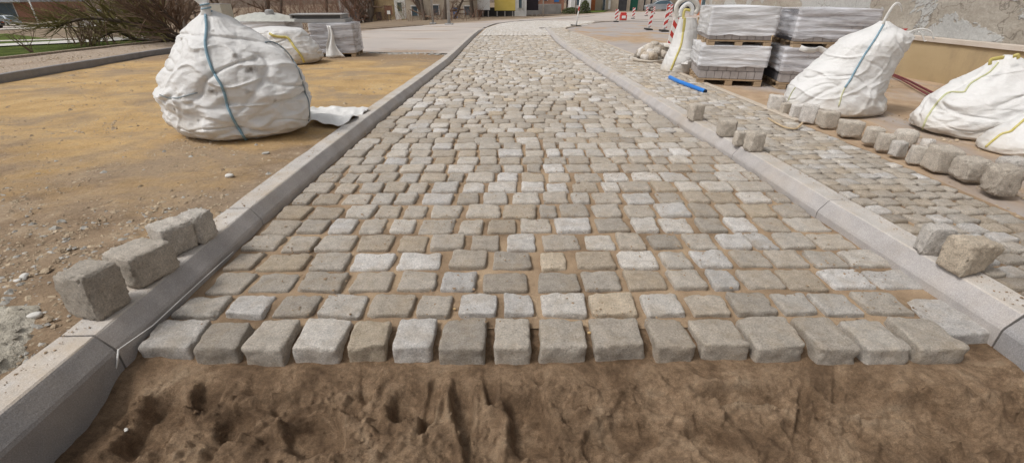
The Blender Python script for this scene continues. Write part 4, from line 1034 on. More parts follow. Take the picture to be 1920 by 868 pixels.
# crumpled sack lying at its foot
def crumple(name, label, cat, pts, zf, amp, mat, cell, seed, lift=.03, group=None, thick=.012):
    P = [(p.x, p.y) for p in pts]; cx = sum(p[0] for p in P) / len(P); cy = sum(p[1] for p in P) / len(P)
    def zz(x, y):
        v = noise.noise(Vector((x * 5, y * 5, seed))) * amp + rid(noise.noise(Vector((x * 9, y * 6, seed + 2)))) * amp * .7
        return zf(x, y) + lift + max(-lift * .7, v)
    o = sheet(name, P, zz, mat, cell, kind=None)
    m = o.modifiers.new('thick', 'SOLIDIFY'); m.thickness = thick
    tag(o, label, cat, group); return o
crumple('crumpled_sack', 'crumpled white sack cloth at the foot of the narrow bag', 'cloth', [hit(a, b) for a, b in [(1262, 134), (1275, 122), (1292, 112), (1293, 126), (1286, 142), (1274, 140)]], T, .10, M['cloth'], .05, 4, .12)
crumple('sack_cloth', 'flat white sack cloth lying between the big bag and the kerb', 'cloth', [at(a, b, .10) for a, b in [(580, 206), (600, 201), (640, 199), (678, 198), (692, 202), (672, 214), (652, 228), (632, 231), (600, 229), (580, 228)]], rough_ground, .030, M['cloth_clean'], .02, 7, .04, thick=.005)

# sack of rubble left of the narrow bag
c = hit(1230, 120); rt = empty('rubble_sack', (c.x, c.y + .25, c.z), 0, 'open white sack of grey stones beside the narrow bag', 'sack')
mb = MB(); prof_ = [(.30, 0), (.34, .03), (.345, .07), (.335, .085), (.325, .075), (.30, .02)]
nθ = 40
for k, (rr, zz) in enumerate(prof_):
    for i in range(nθ):
        t = 6.2832 * i / nθ; a = rr * (1 + .09 * noise.noise(Vector((math.cos(t) * 2, math.sin(t) * 2, k * .4))))
        mb.v.append((a * math.cos(t), a * .8 * math.sin(t), zz + .02 * noise.noise(Vector((math.cos(t) * 1.5, math.sin(t) * 1.5, 3))) * (zz > 0) + (.22 * sm(-.5, .9, math.cos(t - .9)) - .03 * sm(.2, 1, -math.sin(t)) if k > 1 else 0)))
for k in range(len(prof_) - 1):
    for i in range(nθ): a = k * nθ + i; b = k * nθ + (i + 1) % nθ; mb.f.append((a, b, b + nθ, a + nθ)); mb.mi.append(0)
mb.build('cloth', M['cloth_dirty'], rt, True)
V = []; Fc = []; Tn = []; r = random.Random(3)
for k in range(40):
    v, f = stone_mesh(r, r.uniform(.06, .10), r.uniform(.05, .09), r.uniform(.05, .07), 4, .2, 4, .01)
    a = r.uniform(0, 6.28); d = r.uniform(0, .24); m = Matrix.Rotation(r.uniform(0, 3), 3, 'Z') @ Matrix.Rotation(r.uniform(-.6, .6), 3, 'X'); kk = len(V)
    off = Vector((d * math.cos(a), d * .8 * math.sin(a), .08 + .15 * (1 - d / .27) + .10 * sm(-.3, .3, d * math.cos(a - .9))))
    V += [m @ q + off for q in v]; Fc += [tuple(i + kk for i in q) for q in f]; t = tint_rand(r); Tn += [t] * len(v)
tag(link('stone_fill', V, Fc, M['granite_loose'], rt, smooth=True, tint=Tn), kind='stuff')

# ------------------------------------------------------------------ pallets of wrapped pavers
def wrapped_stack(name, label, A, rz, w, L, z0, z1, dark=False, film_lo=.10, seed=1, bottom_open=.25, group='wrapped pallets of pavers', filmmat=None, layers=4):
    root = empty(name, (A[0], A[1], z0), rz, label, 'pallet', group)
    pz = .075
    mb = MB(); 
    for k in range(5): mb.box((w / 2, .05 + (L - .1) * k / 4, pz - .010), (w, .09, .018))
    for i in (0.06, .5, .94):
        for k in (0.06, .5, .94): mb.box((w * i, L * k, pz / 2 - .012), (.085, .12, pz - .024))
    for i in (0.06, .5, .94): mb.box((w * i, L / 2, -.002), (.09, L, .012))
    mb.build('pallet', M['wood'], root)
    r = random.Random(seed); h = (z1 - z0 - pz); lh = h / layers; mb = MB(); mb2 = MB()
    for k in range(layers):
        z = pz + lh * (k + .5); off = r.uniform(-.004, .004)
        nx_ = 7 if k % 2 else 8; ny_ = max(3, int(L / .17)); wx = (w - .02) / nx_
        for i in range(nx_):
            mb.box((.01 + wx * (i + .5) + off, .035 + .03, z), (wx - .005, .11, lh - .005), bev=.003)
            mb.box((.01 + wx * (i + .5) + off, L - .065, z), (wx - .005, .11, lh - .005), bev=.003)
        wy = (L - .24) / ny_
        for j in range(ny_):
            (mb2 if dark else mb).box((.01 + .055 + off, .12 + wy * (j + .5), z), (.11, wy - .005, lh - .005), bev=.003)
            mb.box((w - .065 + off, .12 + wy * (j + .5), z), (.11, wy - .005, lh - .005), bev=.003)
        mb.box((w / 2, L / 2, z), (w - .24, L - .24, lh - .003))
    mb.build('pavers', M['paver'], root)
    if dark: mb2.build('dark_pavers', M['paver_dark'], root)
    # film: wrinkled sleeve with closed top
    V = []; Fc = []; ns, nzf = 96, 36; zb_ = pz + lh * bottom_open
    per = []
    for i in range(ns):
        t = i / ns * 4; s = int(t); u = t - s; e = .012
        per.append([(-e + (w + 2 * e) * u, -e), (w + e, -e + (L + 2 * e) * u), (w + e - (w + 2 * e) * u, L + e), (-e, L + e - (L + 2 * e) * u)][s])
    for j in range(nzf + 1):
        z = zb_ + (z1 - z0 + .012 - zb_) * j / nzf
        for (x, y) in per:
            P = Vector((x, y, z)); d = Vector((x - w / 2, y - L / 2, 0)).normalized()
            f = .010 * rid(noise.noise(Vector((x * 1.5, y * 1.5, z * 16 + seed)))) + .006 * noise.noise(Vector((x * 5, y * 5, z * 9 + seed)))
            low = max(0, 1 - j / 4) * .02 * noise.noise(Vector((x * 6, y * 6, seed)))
            V.append((x + d.x * f, y + d.y * f, z + low))
    for j in range(nzf):
        for i in range(ns): a = j * ns + i; b = j * ns + (i + 1) % ns; Fc.append((a, b, b + ns, a + ns))
    k = len(V); V.append((w / 2, L / 2, z1 - z0 + .03))
    for i in range(ns): Fc.append((nzf * ns + i, nzf * ns + (i + 1) % ns, k))
    link('stretch_film', V, Fc, filmmat or M['film'], root, smooth=True)
    return root
zg = T(3, 6.2)
wrapped_stack('wrapped_pallet', 'lower left of the four film-wrapped paver pallets, bare pavers showing at its foot', (2.50, 6.22), R(-14), .79, .95, zg, .50, seed=2, bottom_open=1.6)
wrapped_stack('wrapped_pallet', 'upper left film-wrapped pallet of pavers, stacked on the lower left one', (2.55, 6.22), R(-13), .75, .95, .505, .945, seed=4, bottom_open=.6)
wrapped_stack('wrapped_pallet', 'lower right film-wrapped pallet of pavers, half hidden by the leaning bag', (3.38, 5.86), R(-12), .95, .85, zg, .50, True, seed=6, bottom_open=1.4, filmmat=M['film_thin'])
wrapped_stack('wrapped_pallet', 'upper right film-wrapped pallet of pavers with a dark left side', (3.46, 5.90), R(-12), .84, .85, .505, .925, True, seed=9, bottom_open=.5, filmmat=M['film_thin'])
# loose torn film between the stacks
loop_r = empty('film_scrap', tuple(P3(1515, 96, 5.75)), 0, 'torn white film scrap hanging between the right-hand pallets', 'film')
mb = MB(); pts = catmull([P3(1500, 90, 5.72), P3(1512, 94, 5.68), P3(1526, 95, 5.7), P3(1536, 92, 5.72), P3(1548, 98, 5.7)], 6); mb.tube([p - loop_r.location for p in pts], .03, 8, flat=.25); mb.build('film', M['cloth'], loop_r, True)

# ------------------------------------------------------------------ right: pipe, stick, hose, wall
mb = MB(); a, b = hit(1256, 147, .02), hit(1322, 174, .02)
pts = catmull([a, hit(1270, 154, .026), hit(1296, 164, .024), b], 8); mb.tube(pts, .026, 14, caps=False)
rt = empty('blue_pipe', pts[len(pts) // 2], 0, 'bright blue plastic pipe lying on the side strip', 'pipe')
mb.v = [tuple(Vector(v) - rt.location + Vector((0, 0, .012))) for v in mb.v]; mb.build('pipe_wall', M['blue_pipe'], rt, True)
mb = MB(); mb.tube([p - rt.location + Vector((0, 0, .012)) for p in pts], .020, 12); mb.build('pipe_bore', M['pipe_in'], rt, True)
mb = MB(); mb.tube(catmull([hit(1440, 222, .015), hit(1455, 231, .03), hit(1472, 239, .03), hit(1490, 242, .028), hit(1498, 238, .035), hit(1504, 231, .05)], 5), [.008] * 20 + [.010] * 6, 8)
tag(mb.build('bent_stick', M['stick'], smooth=True), 'bent peeled stick lying on the side strip', 'stick')
mb = MB(); hp = [hit(1655, 133, .02), hit(1675, 140, .02), hit(1700, 150, .03), hit(1730, 165, .03), hit(1760, 180, .02), hit(1790, 196, .02)]
mb.tube(catmull(hp, 6), .014, 8); tag(mb.build('hose', M['hose'], smooth=True), 'dark red hose running on the ground behind the bags, upper one', 'hose', 'dark red hoses')
mb = MB(); mb.tube(catmull([p + Vector((-.05 - .02 * i, -.05, 0)) for i, p in enumerate(hp)], 6), .010, 8); tag(mb.build('hose', M['hose'], smooth=True), 'thin dark red hose running just below the thicker one', 'hose', 'dark red hoses')
WX = 5.80
wz = at(1920, 101, D=5.3); 
def wall_z(px, py):   # height on the plane x = WX
    w = ray(px, py); t = WX / w.x; return O + w * t
ct = (wall_z(1711, 63).z + wall_z(1920, 93).z) / 2; cb = (wall_z(1711, 70).z + wall_z(1920, 104).z) / 2
Y0, Y1 = -2.0, 15.2
def wallbox(name, x0, x1, y0, y1, z0, z1, mat, parent, cell=.4, amp=.01, loc=Vector()):
    V = []; Fc = []
    ny_ = max(1, int((y1 - y0) / cell)); nz_ = max(1, int((z1 - z0) / cell))
    for j in range(nz_ + 1):
        for i in range(ny_ + 1):
            y = y0 + (y1 - y0) * i / ny_; z = z0 + (z1 - z0) * j / nz_
            V.append(Vector((x0 + amp * fbm((y, z, 3), 3), y, z)) - loc)
    for j in range(nz_):
        for i in range(ny_): a = j * (ny_ + 1) + i; Fc.append((a, a + ny_ + 1, a + ny_ + 2, a + 1))
    k = len(V); V += [Vector(p) - loc for p in ((x1, y0, z0), (x1, y1, z0), (x1, y1, z1), (x1, y0, z1))]
    t0 = nz_ * (ny_ + 1)
    Fc += [(k, k + 1, k + 2, k + 3), tuple([t0 + i for i in range(ny_ + 1)] + [k + 2, k + 3]), tuple([j * (ny_ + 1) + ny_ for j in range(nz_ + 1)][::-1] + [k + 1, k + 2][::1])[::-1], tuple([j * (ny_ + 1) for j in range(nz_ + 1)] + [k + 3, k])[::-1]]
    return link(name, V, Fc, mat, parent)
loc = Vector((WX, 6, T(WX, 6)))
rt = empty('retaining_wall', loc, 0, 'weathered retaining wall with peeling plaster above an ochre base and pale coping', 'wall')
wallbox('base_wall', WX, WX + .6, Y0, Y1, -.35, cb, M['ochre'], rt, .3, .012, loc)
wallbox('coping', WX - .03, WX + .25, Y0, Y1, cb + .002, ct, M['coping'], rt, .2, .006, loc)
wallbox('upper_wall', WX + .15, WX + .9, Y0, Y1 - .003, ct + .002, 4.2, M['plaster'], rt, .2, .03, loc)
mb = MB(); p = hit(1680, 133); mb.box((0, 0, .03), (.34, .28, .06), bev=.01); mb.box((-.06, 0, .064), (.03, .10, .008), mi=1); mb.box((.07, 0, .064), (.03, .10, .008), mi=1)
o = mb.build('drain_cover', [M['edging'], M['dark']]); o.location = (p.x - .05, p.y + .1, p.z); o.rotation_euler = (0, 0, -.4); tag(o, 'small concrete drain cover with two slots at the foot of the wall', 'drain cover')
a, b = hit(1742, 146), hit(1835, 160); d = (b - a); 
mb = MB(); mb.box((0, 0, .07), (d.length + .35, .14, .13), bev=.02); o = mb.build('kerb_piece', M['kerb']); c = (a + b) / 2; o.location = (c.x + .12, c.y, c.z); o.rotation_euler = (0, 0, math.atan2(d.y, d.x)); tag(o, 'loose kerbstone lying along the foot of the ochre wall', 'kerb')
for k, (px, py, s) in enumerate([(1700, 139, .06), (1718, 143, .05), (1709, 142, .035), (1728, 147, .03)]):
    p = hit(px, py); r = random.Random(k); V, Fc = stone_mesh(r, s, s * .7, s * .5, 5, .2, 4, .006); o = link('rubble_stone', V, Fc, M['flat_stone'], smooth=True); o.location = (p.x, p.y, p.z + s * .3)
    tag(o, 'small stone by the wall foot between drain cover and kerbstone, %s' % ['largest at left', 'second from the right', 'small one in the middle', 'rightmost and smallest'][k], 'stone', 'small stones at the wall foot')
mb = MB(); p = hit(1676, 120); mb.box((0, 0, .12), (.05, .14, .24), bev=.01); o = mb.build('red_board', M['red']); o.location = (p.x, p.y, p.z); tag(o, 'faded red board standing behind the leaning bag by the wall', 'board')

# ------------------------------------------------------------------ left clutter
# second bag with yellow strap
tabF = [(50, 505, 520), (53, 480, 560), (58, 462, 567), (66, 458, 574), (76, 456, 583), (88, 455, 594), (98, 455, 601), (108, 458, 605), (116, 462, 598), (120, 470, 580)]
zF = T(-4, 8.6)
rootF, bF = bag('bulk_bag', 'low white bag with a yellow strap behind the big bulging bag', 'bulk bag', tabF, 8.75, .50, M['cloth'], sq=2.4, seed=31, fold=.8, nθ=120, nz=80, zb=zF - .01)
strap(rootF, bF, [(506, 64), (514, 68), (526, 70), (538, 71), (545, 78), (550, 86), (556, 94), (565, 106), (570, 117)], .022, M['yellow_strap'], 'yellow_strap')
# wrapped stack of slabs at the right of that bag
ws = wrapped_stack('wrapped_stack', 'film-wrapped pallet of grey slabs behind the yellow-strapped bag', (-3.80, 9.62), R(6), .80, .80, T(-4, 9.6), .60, seed=12, bottom_open=.0, group=None, layers=5, filmmat=M['film_thin'], dark=True)
V = []; Fc = []
for i in range(15):
    v = i / 14
    for k in range(9):
        u = k / 8; wd = .07 + .32 * v ** 2.2
        V.append((.36 + (u - .35) * wd + .02 * math.sin(v * 7), -.03 - .10 * v - .03 * math.sin(u * 9 + v * 5) * (.3 + v), .56 * (1 - v) + .012))
for i in range(14):
    for k in range(8): a = i * 9 + k; Fc.append((a, a + 1, a + 10, a + 9))
o_ = link('film_drape', V, Fc, M['cloth_clean'], ws, smooth=True); m_ = o_.modifiers.new('thick', 'SOLIDIFY'); m_.thickness = .004
rt = empty('slab_stack', (-3.95, 9.60, .615), R(5), 'dark grey concrete channel units lying on the wrapped slab pallet', 'concrete units')
mb = MB(); mb.box((.36, .35, .035), (.95, .6, .07), bev=.008); mb.build('lower_unit', M['conc_mid'], rt)
mb = MB(); mb.box((.30, .35, .072 + .085 / 2 + .03), (.98, .62, .022), mi=1, bev=.004); mb.box((.30, .36, .102), (.86, .5, .055)); mb.box((-.17, .35, .102), (.03, .6, .055), mi=1); mb.box((.76, .35, .102), (.02, .6, .055), mi=1)
mb.build('upper_unit', [M['conc_dark'], M['conc_mid']], rt)
wrapped_stack('wrapped_stack', 'film-wrapped pallet carrying a heap of grey chippings behind the bags', (-5.55, 9.9), R(3), 1.15, .9, T(-5, 9.9), .62, seed=15, bottom_open=.0, group=None, layers=5)
rt = empty('chippings_heap', (-4.95, 10.3, .63), 0, 'heap of grey chippings under pale sheeting on the wrapped pallet', 'heap')
V = []; Fc = []; nq = 30
for j in range(nq + 1):
    for i in range(nq + 1):
        x, y = -.75 + 1.5 * i / nq, -.4 + .8 * j / nq; e = (x / .75) ** 2 + (y / .4) ** 2
        V.append((x, y, max(0, .15 * (1 - e)) + (.02 * fbm((x * 9, y * 9, 2), 3) if e < 1 else 0)))
for j in range(nq):
    for i in range(nq): a = j * (nq + 1) + i; Fc.append((a, a + 1, a + nq + 2, a + nq + 1))
link('sheeting', V, Fc, M['conc_pale'], rt, smooth=True)
p = P3(510, 46, 10.2); mb = MB(); mb.tube([(0, 0, -.12), (0, 0, .02), (0, 0, .24), (0, 0, .262), (0, 0, .27)], [.10, .10, .082, .07, .04], 14); o = mb.build('stone_post', M['conc_mid'], smooth=False); o.location = (p.x, p.y, p.z); tag(o, 'short round-topped granite post standing on the wrapped stack', 'post')
p = P3(414, 40, 7.6); g = T(p.x, p.y); rt = empty('concrete_block', (p.x, p.y, g), 0, 'pale concrete block standing upright behind the big bulging bag', 'concrete block')
top = P3(414, 9, 7.6).z; mb = MB(); wv_ = (P3(432, 30, 7.6) - P3(396, 30, 7.6)).length
mb.v = [(s * wv_ / 2 * (1 if zz < .5 else .93), y, (top - g) * zz) for zz in (0, 1) for s, y in ((-1, -.15), (1, -.15), (1, .15), (-1, .15))]; mb.f = [(3, 2, 1, 0), (4, 5, 6, 7)] + [(i, (i + 1) % 4, (i + 1) % 4 + 4, i + 4) for i in range(4)]; mb.mi = [0] * 6
mb.build('block', M['conc_pale'], rt); mb = MB(); mb.box((0, 0, top - g + .006), (wv_ * .93, .29, .010)); mb.build('block_cap', M['conc_mid'], rt)
# mason's line along the left kerb
a = at(213, 712, -.10); b = at(222, 654, .03); 
pl = [Vector((-1.27, 1.16, -.10)), Vector((-1.285, 1.172, .02))]
b = at(222, 655, .035); a = at(212, 712, -.07); cN = [b, Vector((b.x + .012, 1.30, .022)), Vector((xl(1.5) + .003, 1.52, .012)), Vector((xl(1.8) + .003, 1.85, .008))]
mb = MB(); mb.tube([a, a.lerp(b, .5) + Vector((.004, 0, 0)), b], .0028, 6); mb.tube(cN, .0018, 6); tag(mb.build('string_line', M['white_strap'], smooth=True), "mason's white string stretched along the foot of the left kerb", 'string')

# ------------------------------------------------------------------ beacons, posts
def striped_panel(w, h, th, slope, period, root, flip=1):
    mb = MB(); n_ = int((h + w * abs(slope)) / period) + 3
    for side in (-1, 1):
        for k in range(-2, n_):
            for col, (u0, u1) in ((0, (0, .5)), (1, (.5, 1))):
                lo, hi = (k + u0) * period, (k + u1) * period
                q = [(-w / 2, 0), (w / 2, 0), (w / 2, h), (-w / 2, h)]
                q = clip(q, -slope * flip, -1, -lo); q = clip(q, slope * flip, 1, hi) if q else q
                if len(q) < 3: continue
                v = [(x, side * th / 2, z) for x, z in q]; mb.add(v if side < 0 else v, [tuple(range(len(v))) if side < 0 else tuple(range(len(v)))[::-1]], col)
    z0 = [(-w / 2, 0), (w / 2, 0), (w / 2, h), (-w / 2, h)]
    for i in range(4):
        (x0, y0), (x1, y1) = z0[i], z0[(i + 1) % 4]; mb.add([(x0, -th / 2, y0), (x1, -th / 2, y1), (x1, th / 2, y1), (x0, th / 2, y0)], [(0, 3, 2, 1)], 0)
    return mb.build('striped_board', [M['white'], M['red']], root)
def beacon(px, py, topy, label, w=.25, face=0, lean=0, flip=1):
    b = hit(px, py); top = at(px, topy, D=b.y).z - b.z
    root = empty('traffic_beacon', b, face, label, 'beacon', 'red and white traffic beacons'); root.rotation_euler = (0, lean, face)
    mb = MB(); mb.box((0, .05, .035), (.30, .42, .07), bev=.02); mb.build('foot', M['rubber'], root)
    bd = striped_panel(w, top - .14, .03, -.85, .30 * (top), root, flip); bd.location = (0, 0, .14)
    mb = MB(); mb.box((0, 0, .12), (.05, .05, .08)); mb.build('stem', M['steel'], root)
    return root
beacon(1155, 42, 18, 'striped beacon next to the red water-filled block', .22)
beacon(1187, 36, 15, 'striped beacon right of the red block, standing alone')
beacon(1212, 31, 14, 'small far striped beacon between two nearer ones')
beacon(1225.5, 27, 13, 'farthest striped beacon in front of the beige houses')
beacon(1216, 57, 22, 'leaning striped beacon in the middle of the sanded road', .13, lean=.10)
beacon(1245, 60, 14, 'striped beacon just left of the large one by the rolled-top bag', .15, lean=.06)
beacon(1250, 38, 8, 'distant striped beacon behind the large one')
beacon(1257, 32, 9, 'most distant striped beacon beside the dark car')
beacon(1256, 97, 33, 'large striped beacon beside the narrow rolled-top bag', .20, lean=.12, flip=-1)
p = hit(1162, 39); mb = MB(); mb.v = []; mb.box((0, 0, .22), (.50, .35, .44), bev=.05); mb.box((0, 0, .50), (.44, .28, .14), bev=.04); mb.box((0, -.19, .25), (.3, .02, .2), mi=1)
o = mb.build('barrier_block', [M['red'], M['white']]); o.location = (p.x + .25, p.y, p.z); tag(o, 'red plastic barrier block beside a striped beacon', 'barrier')
def post(px, py, w_px, h, mat, label, cat, name, plate=None, lean=0):
    b = hit(px, py, road=False); s = (b - O).dot(_f) / F; r = w_px * s / 2
    root = empty(name, b, 0, label, cat); root.rotation_euler = (0, lean, 0)
    mb = MB(); mb.tube([(0, 0, 0), (0, 0, h * .5), (0, 0, h)], [r, r * .9, r * .7], 14); mb.build('pole', mat, root, True)
    if plate: mb = MB(); mb.box((0, 0, .04), (r * 5, r * 5, .08), bev=.02); mb.build('foot_plate', M['conc_mid'], root)
    return root
post(812, 46, 4.5, 6, M['steel'], 'grey lamp post on the left, thinner of the pair beyond the asphalt', 'lamp post', 'lamp_post', True)
post(842, 47, 6.0, 6.5, M['steel'], 'grey lamp post on the right, thicker of the pair beyond the asphalt', 'lamp post', 'lamp_post', True)
post(1018, 32, 2.5, 4, M['steel'], 'thin grey post beside the black panel across the road', 'post', 'sign_post')
post(1079, 27, 2.2, 4, M['steel'], 'thin grey post by the evergreen bush', 'post', 'sign_post')
rt = post(1080, 50, 2.4, 1.35, M['white'], 'leaning white and red marker pole at the far end of the side strip', 'marker pole', 'marker_pole', lean=.12)
mb = MB(); mb.box((0, 0, .03), (.55, .3, .06), bev=.02); mb.build('foot', M['rubber'], rt)
mb = MB(); mb.tube([(0, 0, .75), (0, 0, .95)], .036, 10); mb.build('red_band', M['red'], rt)
post(1128.5, 21, 2.0, 3, M['steel'], 'slim post in front of the beige houses right of the grass patch', 'post', 'sign_post')

# ------------------------------------------------------------------ background buildings
def bspan(pxa, pxb, py):
    m = hit((pxa + pxb) / 2, py); a, b = at(pxa, py, D=m.y), at(pxb, py, D=m.y); a.z = T(a.x, m.y); b.z = T(b.x, m.y); return a, b
def facade(name, label, a, b, h, dep, mat, opens=(), cat='building', roof=True, z=None):
    """a,b ground corners seen left to right; opens: (u0,u1,z0,z1,mat,partname)"""
    d = (b - a); d.z = 0; Ln = d.length; rz = math.atan2(d.y, d.x); z0 = min(a.z, b.z) - .3 if z is None else z
    root = empty(name, (a.x, a.y, z0), rz, label, cat)
    base = (a.z + b.z) / 2 - z0
    mb = MB(); mb.box((Ln / 2, dep / 2, (h + base) / 2), (Ln, dep, h + base)); mb.build('wall', mat, root)
    for (u0, u1, za, zb_, m, pn) in opens:
        mb = MB(); mb.box((Ln * (u0 + u1) / 2, -.02, base + (za + zb_) / 2), (Ln * (u1 - u0), .06, zb_ - za)); p = mb.build(pn, M[m], root)
        fr = MB(); x0, x1 = Ln * u0, Ln * u1
        for xx in (x0 - .04, x1 + .04): fr.box((xx, -.05, base + (za + zb_) / 2), (.08, .10, zb_ - za + .1))
        fr.box(((x0 + x1) / 2, -.05, base + zb_ + .05), (x1 - x0 + .2, .10, .10)); fr.build('frame', M['whiter'] if m == 'glass' else mat, p)
    if roof:
        mb = MB(); hh = 1.6
        mb.v = [(-.3, -.4, h + base), (Ln + .3, -.4, h + base), (Ln + .3, dep + .4, h + base), (-.3, dep + .4, h + base), (-.3, dep / 2, h + base + hh), (Ln + .3, dep / 2, h + base + hh)]
        mb.f = [(0, 1, 5, 4), (2, 3, 4, 5), (1, 2, 5), (3, 0, 4), (3, 2, 1, 0)]; mb.mi = [0] * 5; mb.build('roof', M['roof'], root)
    return root
a, b = bspan(700, 742, 38); facade('building', 'ochre brick house front behind the bare trees', a, b, 4, 5, M['ochre'], [(.15, .4, 0, .9, 'dark', 'door'), (.55, .9, .6, 1.6, 'brick', 'window')])
a, b = bspan(742, 762, 36.5); facade('building', 'narrow grey-white rendered house between the ochre house and the long beige wall', a, b, 5, 5, M['whiter'], [(.3, .7, .9, 1.8, 'glass', 'window')])
a, b = bspan(763, 895, 35); facade('building', 'long beige building behind the lamp posts', a, b, 4.5, 7, M['beige'], [(.08, .16, .3, 1.2, 'glass', 'window'), (.36, .46, .4, 1.3, 'glass', 'window'), (.66, .72, 0, 1.1, 'bluep', 'door'), (.82, .9, .4, 1.2, 'glass', 'window')])
a, b = bspan(640, 700, 41); facade('building', 'low grey shed far behind the thicket left of the ochre house', a, b, 3, 4, M['greyr'], [(.3, .6, .3, 1.3, 'glass', 'window')])
def billboard(label, pxa, pxb, py, pbot, mat, name='billboard', cat='billboard'):
    a, b = bspan(pxa, pxb, py); d = b - a; zb_ = at(pxa, pbot, D=a.y).z
    root = empty(name, a, math.atan2(d.y, d.x), label, cat, 'hoardings across the road')
    mb = MB(); mb.box((d.length / 2, 0, zb_ - a.z + 1.3), (d.length, .12, 2.6)); mb.build('panel', mat, root)
    for u in (.12, .5, .88): mb = MB(); mb.box((d.length * u, .1, (zb_ - a.z + .3) / 2), (.10, .10, zb_ - a.z + .3)); mb.build('leg', M['steel'], root)
    mb = MB(); mb.box((d.length / 2, .07, zb_ - a.z - .03), (d.length + .06, .1, .06)); mb.build('frame', M['dark'], root)
billboard('white hoarding panel left of the yellow one', 892, 919, 32, 19.5, M['white'])
billboard('yellow hoarding panel across the road', 927.5, 966, 31.5, 20.5, M['ypanel'])
billboard('black hoarding panel right of the yellow one', 987, 1009, 30, 19, M['black'])
a, b = bspan(895, 965, 30.8); facade('low_wall', 'low dark plinth wall behind the white and yellow hoardings', a + Vector((0, 1, 0)), b + Vector((0, 1, 0)), .85, .4, M['dark'], (), 'wall', False)
a, b = bspan(965, 987, 30.6); facade('building', 'narrow whitewashed building with grey smears between the yellow and black hoardings', a, b, 5, 4, M['whiter'], [(.35, .6, .8, 1.9, 'glass', 'window')])
a, b = bspan(985, 1062, 29); facade('retaining_wall', 'grey stone wall behind the black hoarding', a + Vector((0, 2, 0)), b + Vector((0, 6, 0)), 1.1, .6, M['greyr'], (), 'wall', False)
a, b = bspan(1000, 1072, 24); facade('building', 'distant dark-windowed house above the grey stone wall', a + Vector((0, 10, .0)), b + Vector((0, 10, 0)), 6, 7, M['brick'], [(.1, .25, 1.4, 2.6, 'glass', 'window'), (.4, .5, 1.4, 2.6, 'glass', 'window'), (.7, .85, 1.2, 2.6, 'bluep', 'window')])
a, b = bspan(1070, 1107, 21.5); facade('building', 'white-grey house behind the evergreen bush', a, b, 6, 6, M['whiter'], [(.2, .4, .8, 1.9, 'glass', 'window')])
a, b = bspan(1107, 1180, 20.8); facade('building', 'beige house with an orange door right of the white-grey house', a, b, 6, 6, M['beige'], [(.0, .11, 0, 1.9, 'orange', 'door'), (.30, .36, .1, 1.8, 'glass', 'window'), (.44, .50, .2, 1.5, 'white', 'window'), (.70, .92, 0, 1.8, 'dark', 'garage_door')])
a, b = bspan(1180, 1240, 20.4); facade('building', 'sand-coloured house with a green gate', a, b, 6, 6, M['coping'], [(.0, .24, 0, 1.9, 'green', 'gate'), (.42, .47, 0, 1.8, 'dark', 'door'), (.62, .68, 0, 1.6, 'dark', 'door'), (.82, .9, .5, 1.6, 'glass', 'window')])
a, b = bspan(1240, 1305, 20.0); facade('building', 'brown-beige house behind the dark parked car', a, b, 6, 6, M['beige'], [(.1, .2, .4, 1.6, 'dark', 'window'), (.6, .7, .4, 1.6, 'glass', 'window')])
a, b = hit(1306, 30), hit(1328, 34); facade('building', 'orange-brown house end beyond the retaining wall', a, b, 6, 4, M['orange'], [(.3, .75, .9, 2.2, 'glass', 'window')])
# left: brick house with a big dark window
a, b = bspan(-70, 66, 41.5); facade('building', 'brown brick hall with a large dark window and grey roof edge at the far left', a, b, 3.1, 12, M['brick'], [(.08, .80, .72, 2.95, 'glass', 'window')], roof=False)
d = b - a; rt = [o for o in bpy.data.objects if o.get('label', '').startswith('brown brick hall')][0]
mb = MB(); mb.box((d.length / 2 - .2, 5.6, 3.63), (d.length + .2, 13.4, .45)); mb.build('roof', M['car_silver'], rt)
rt = post(72, 43, 2.6, 4, M['white'], 'white slanting pole beside the brick hall', 'pole', 'pole')
a, b = bspan(62, 195, 31); facade('low_wall', 'pale low wall at the foot of the wooded slope, far left', a, b, .95, .4, M['beige'], (), 'wall', False)
# board fence on the bank
a, b = hit(160, 72), hit(228, 68); d = b - a; rt = empty('board_fence', a, math.atan2(d.y, d.x), 'low fence of dark horizontal boards among the bare branches', 'fence')
hf = at(160, 54, D=a.y).z - a.z
for k in range(7): mb = MB(); mb.box((d.length / 2, 0, hf * (k + .5) / 7), (d.length, .04, hf / 7 * .45)); mb.build('board', M['slatwood'], rt)
for u in (.03, .5, .97): mb = MB(); mb.box((d.length * u, .05, hf * .5), (.09, .08, hf)); mb.build('post', M['slatwood'], rt)

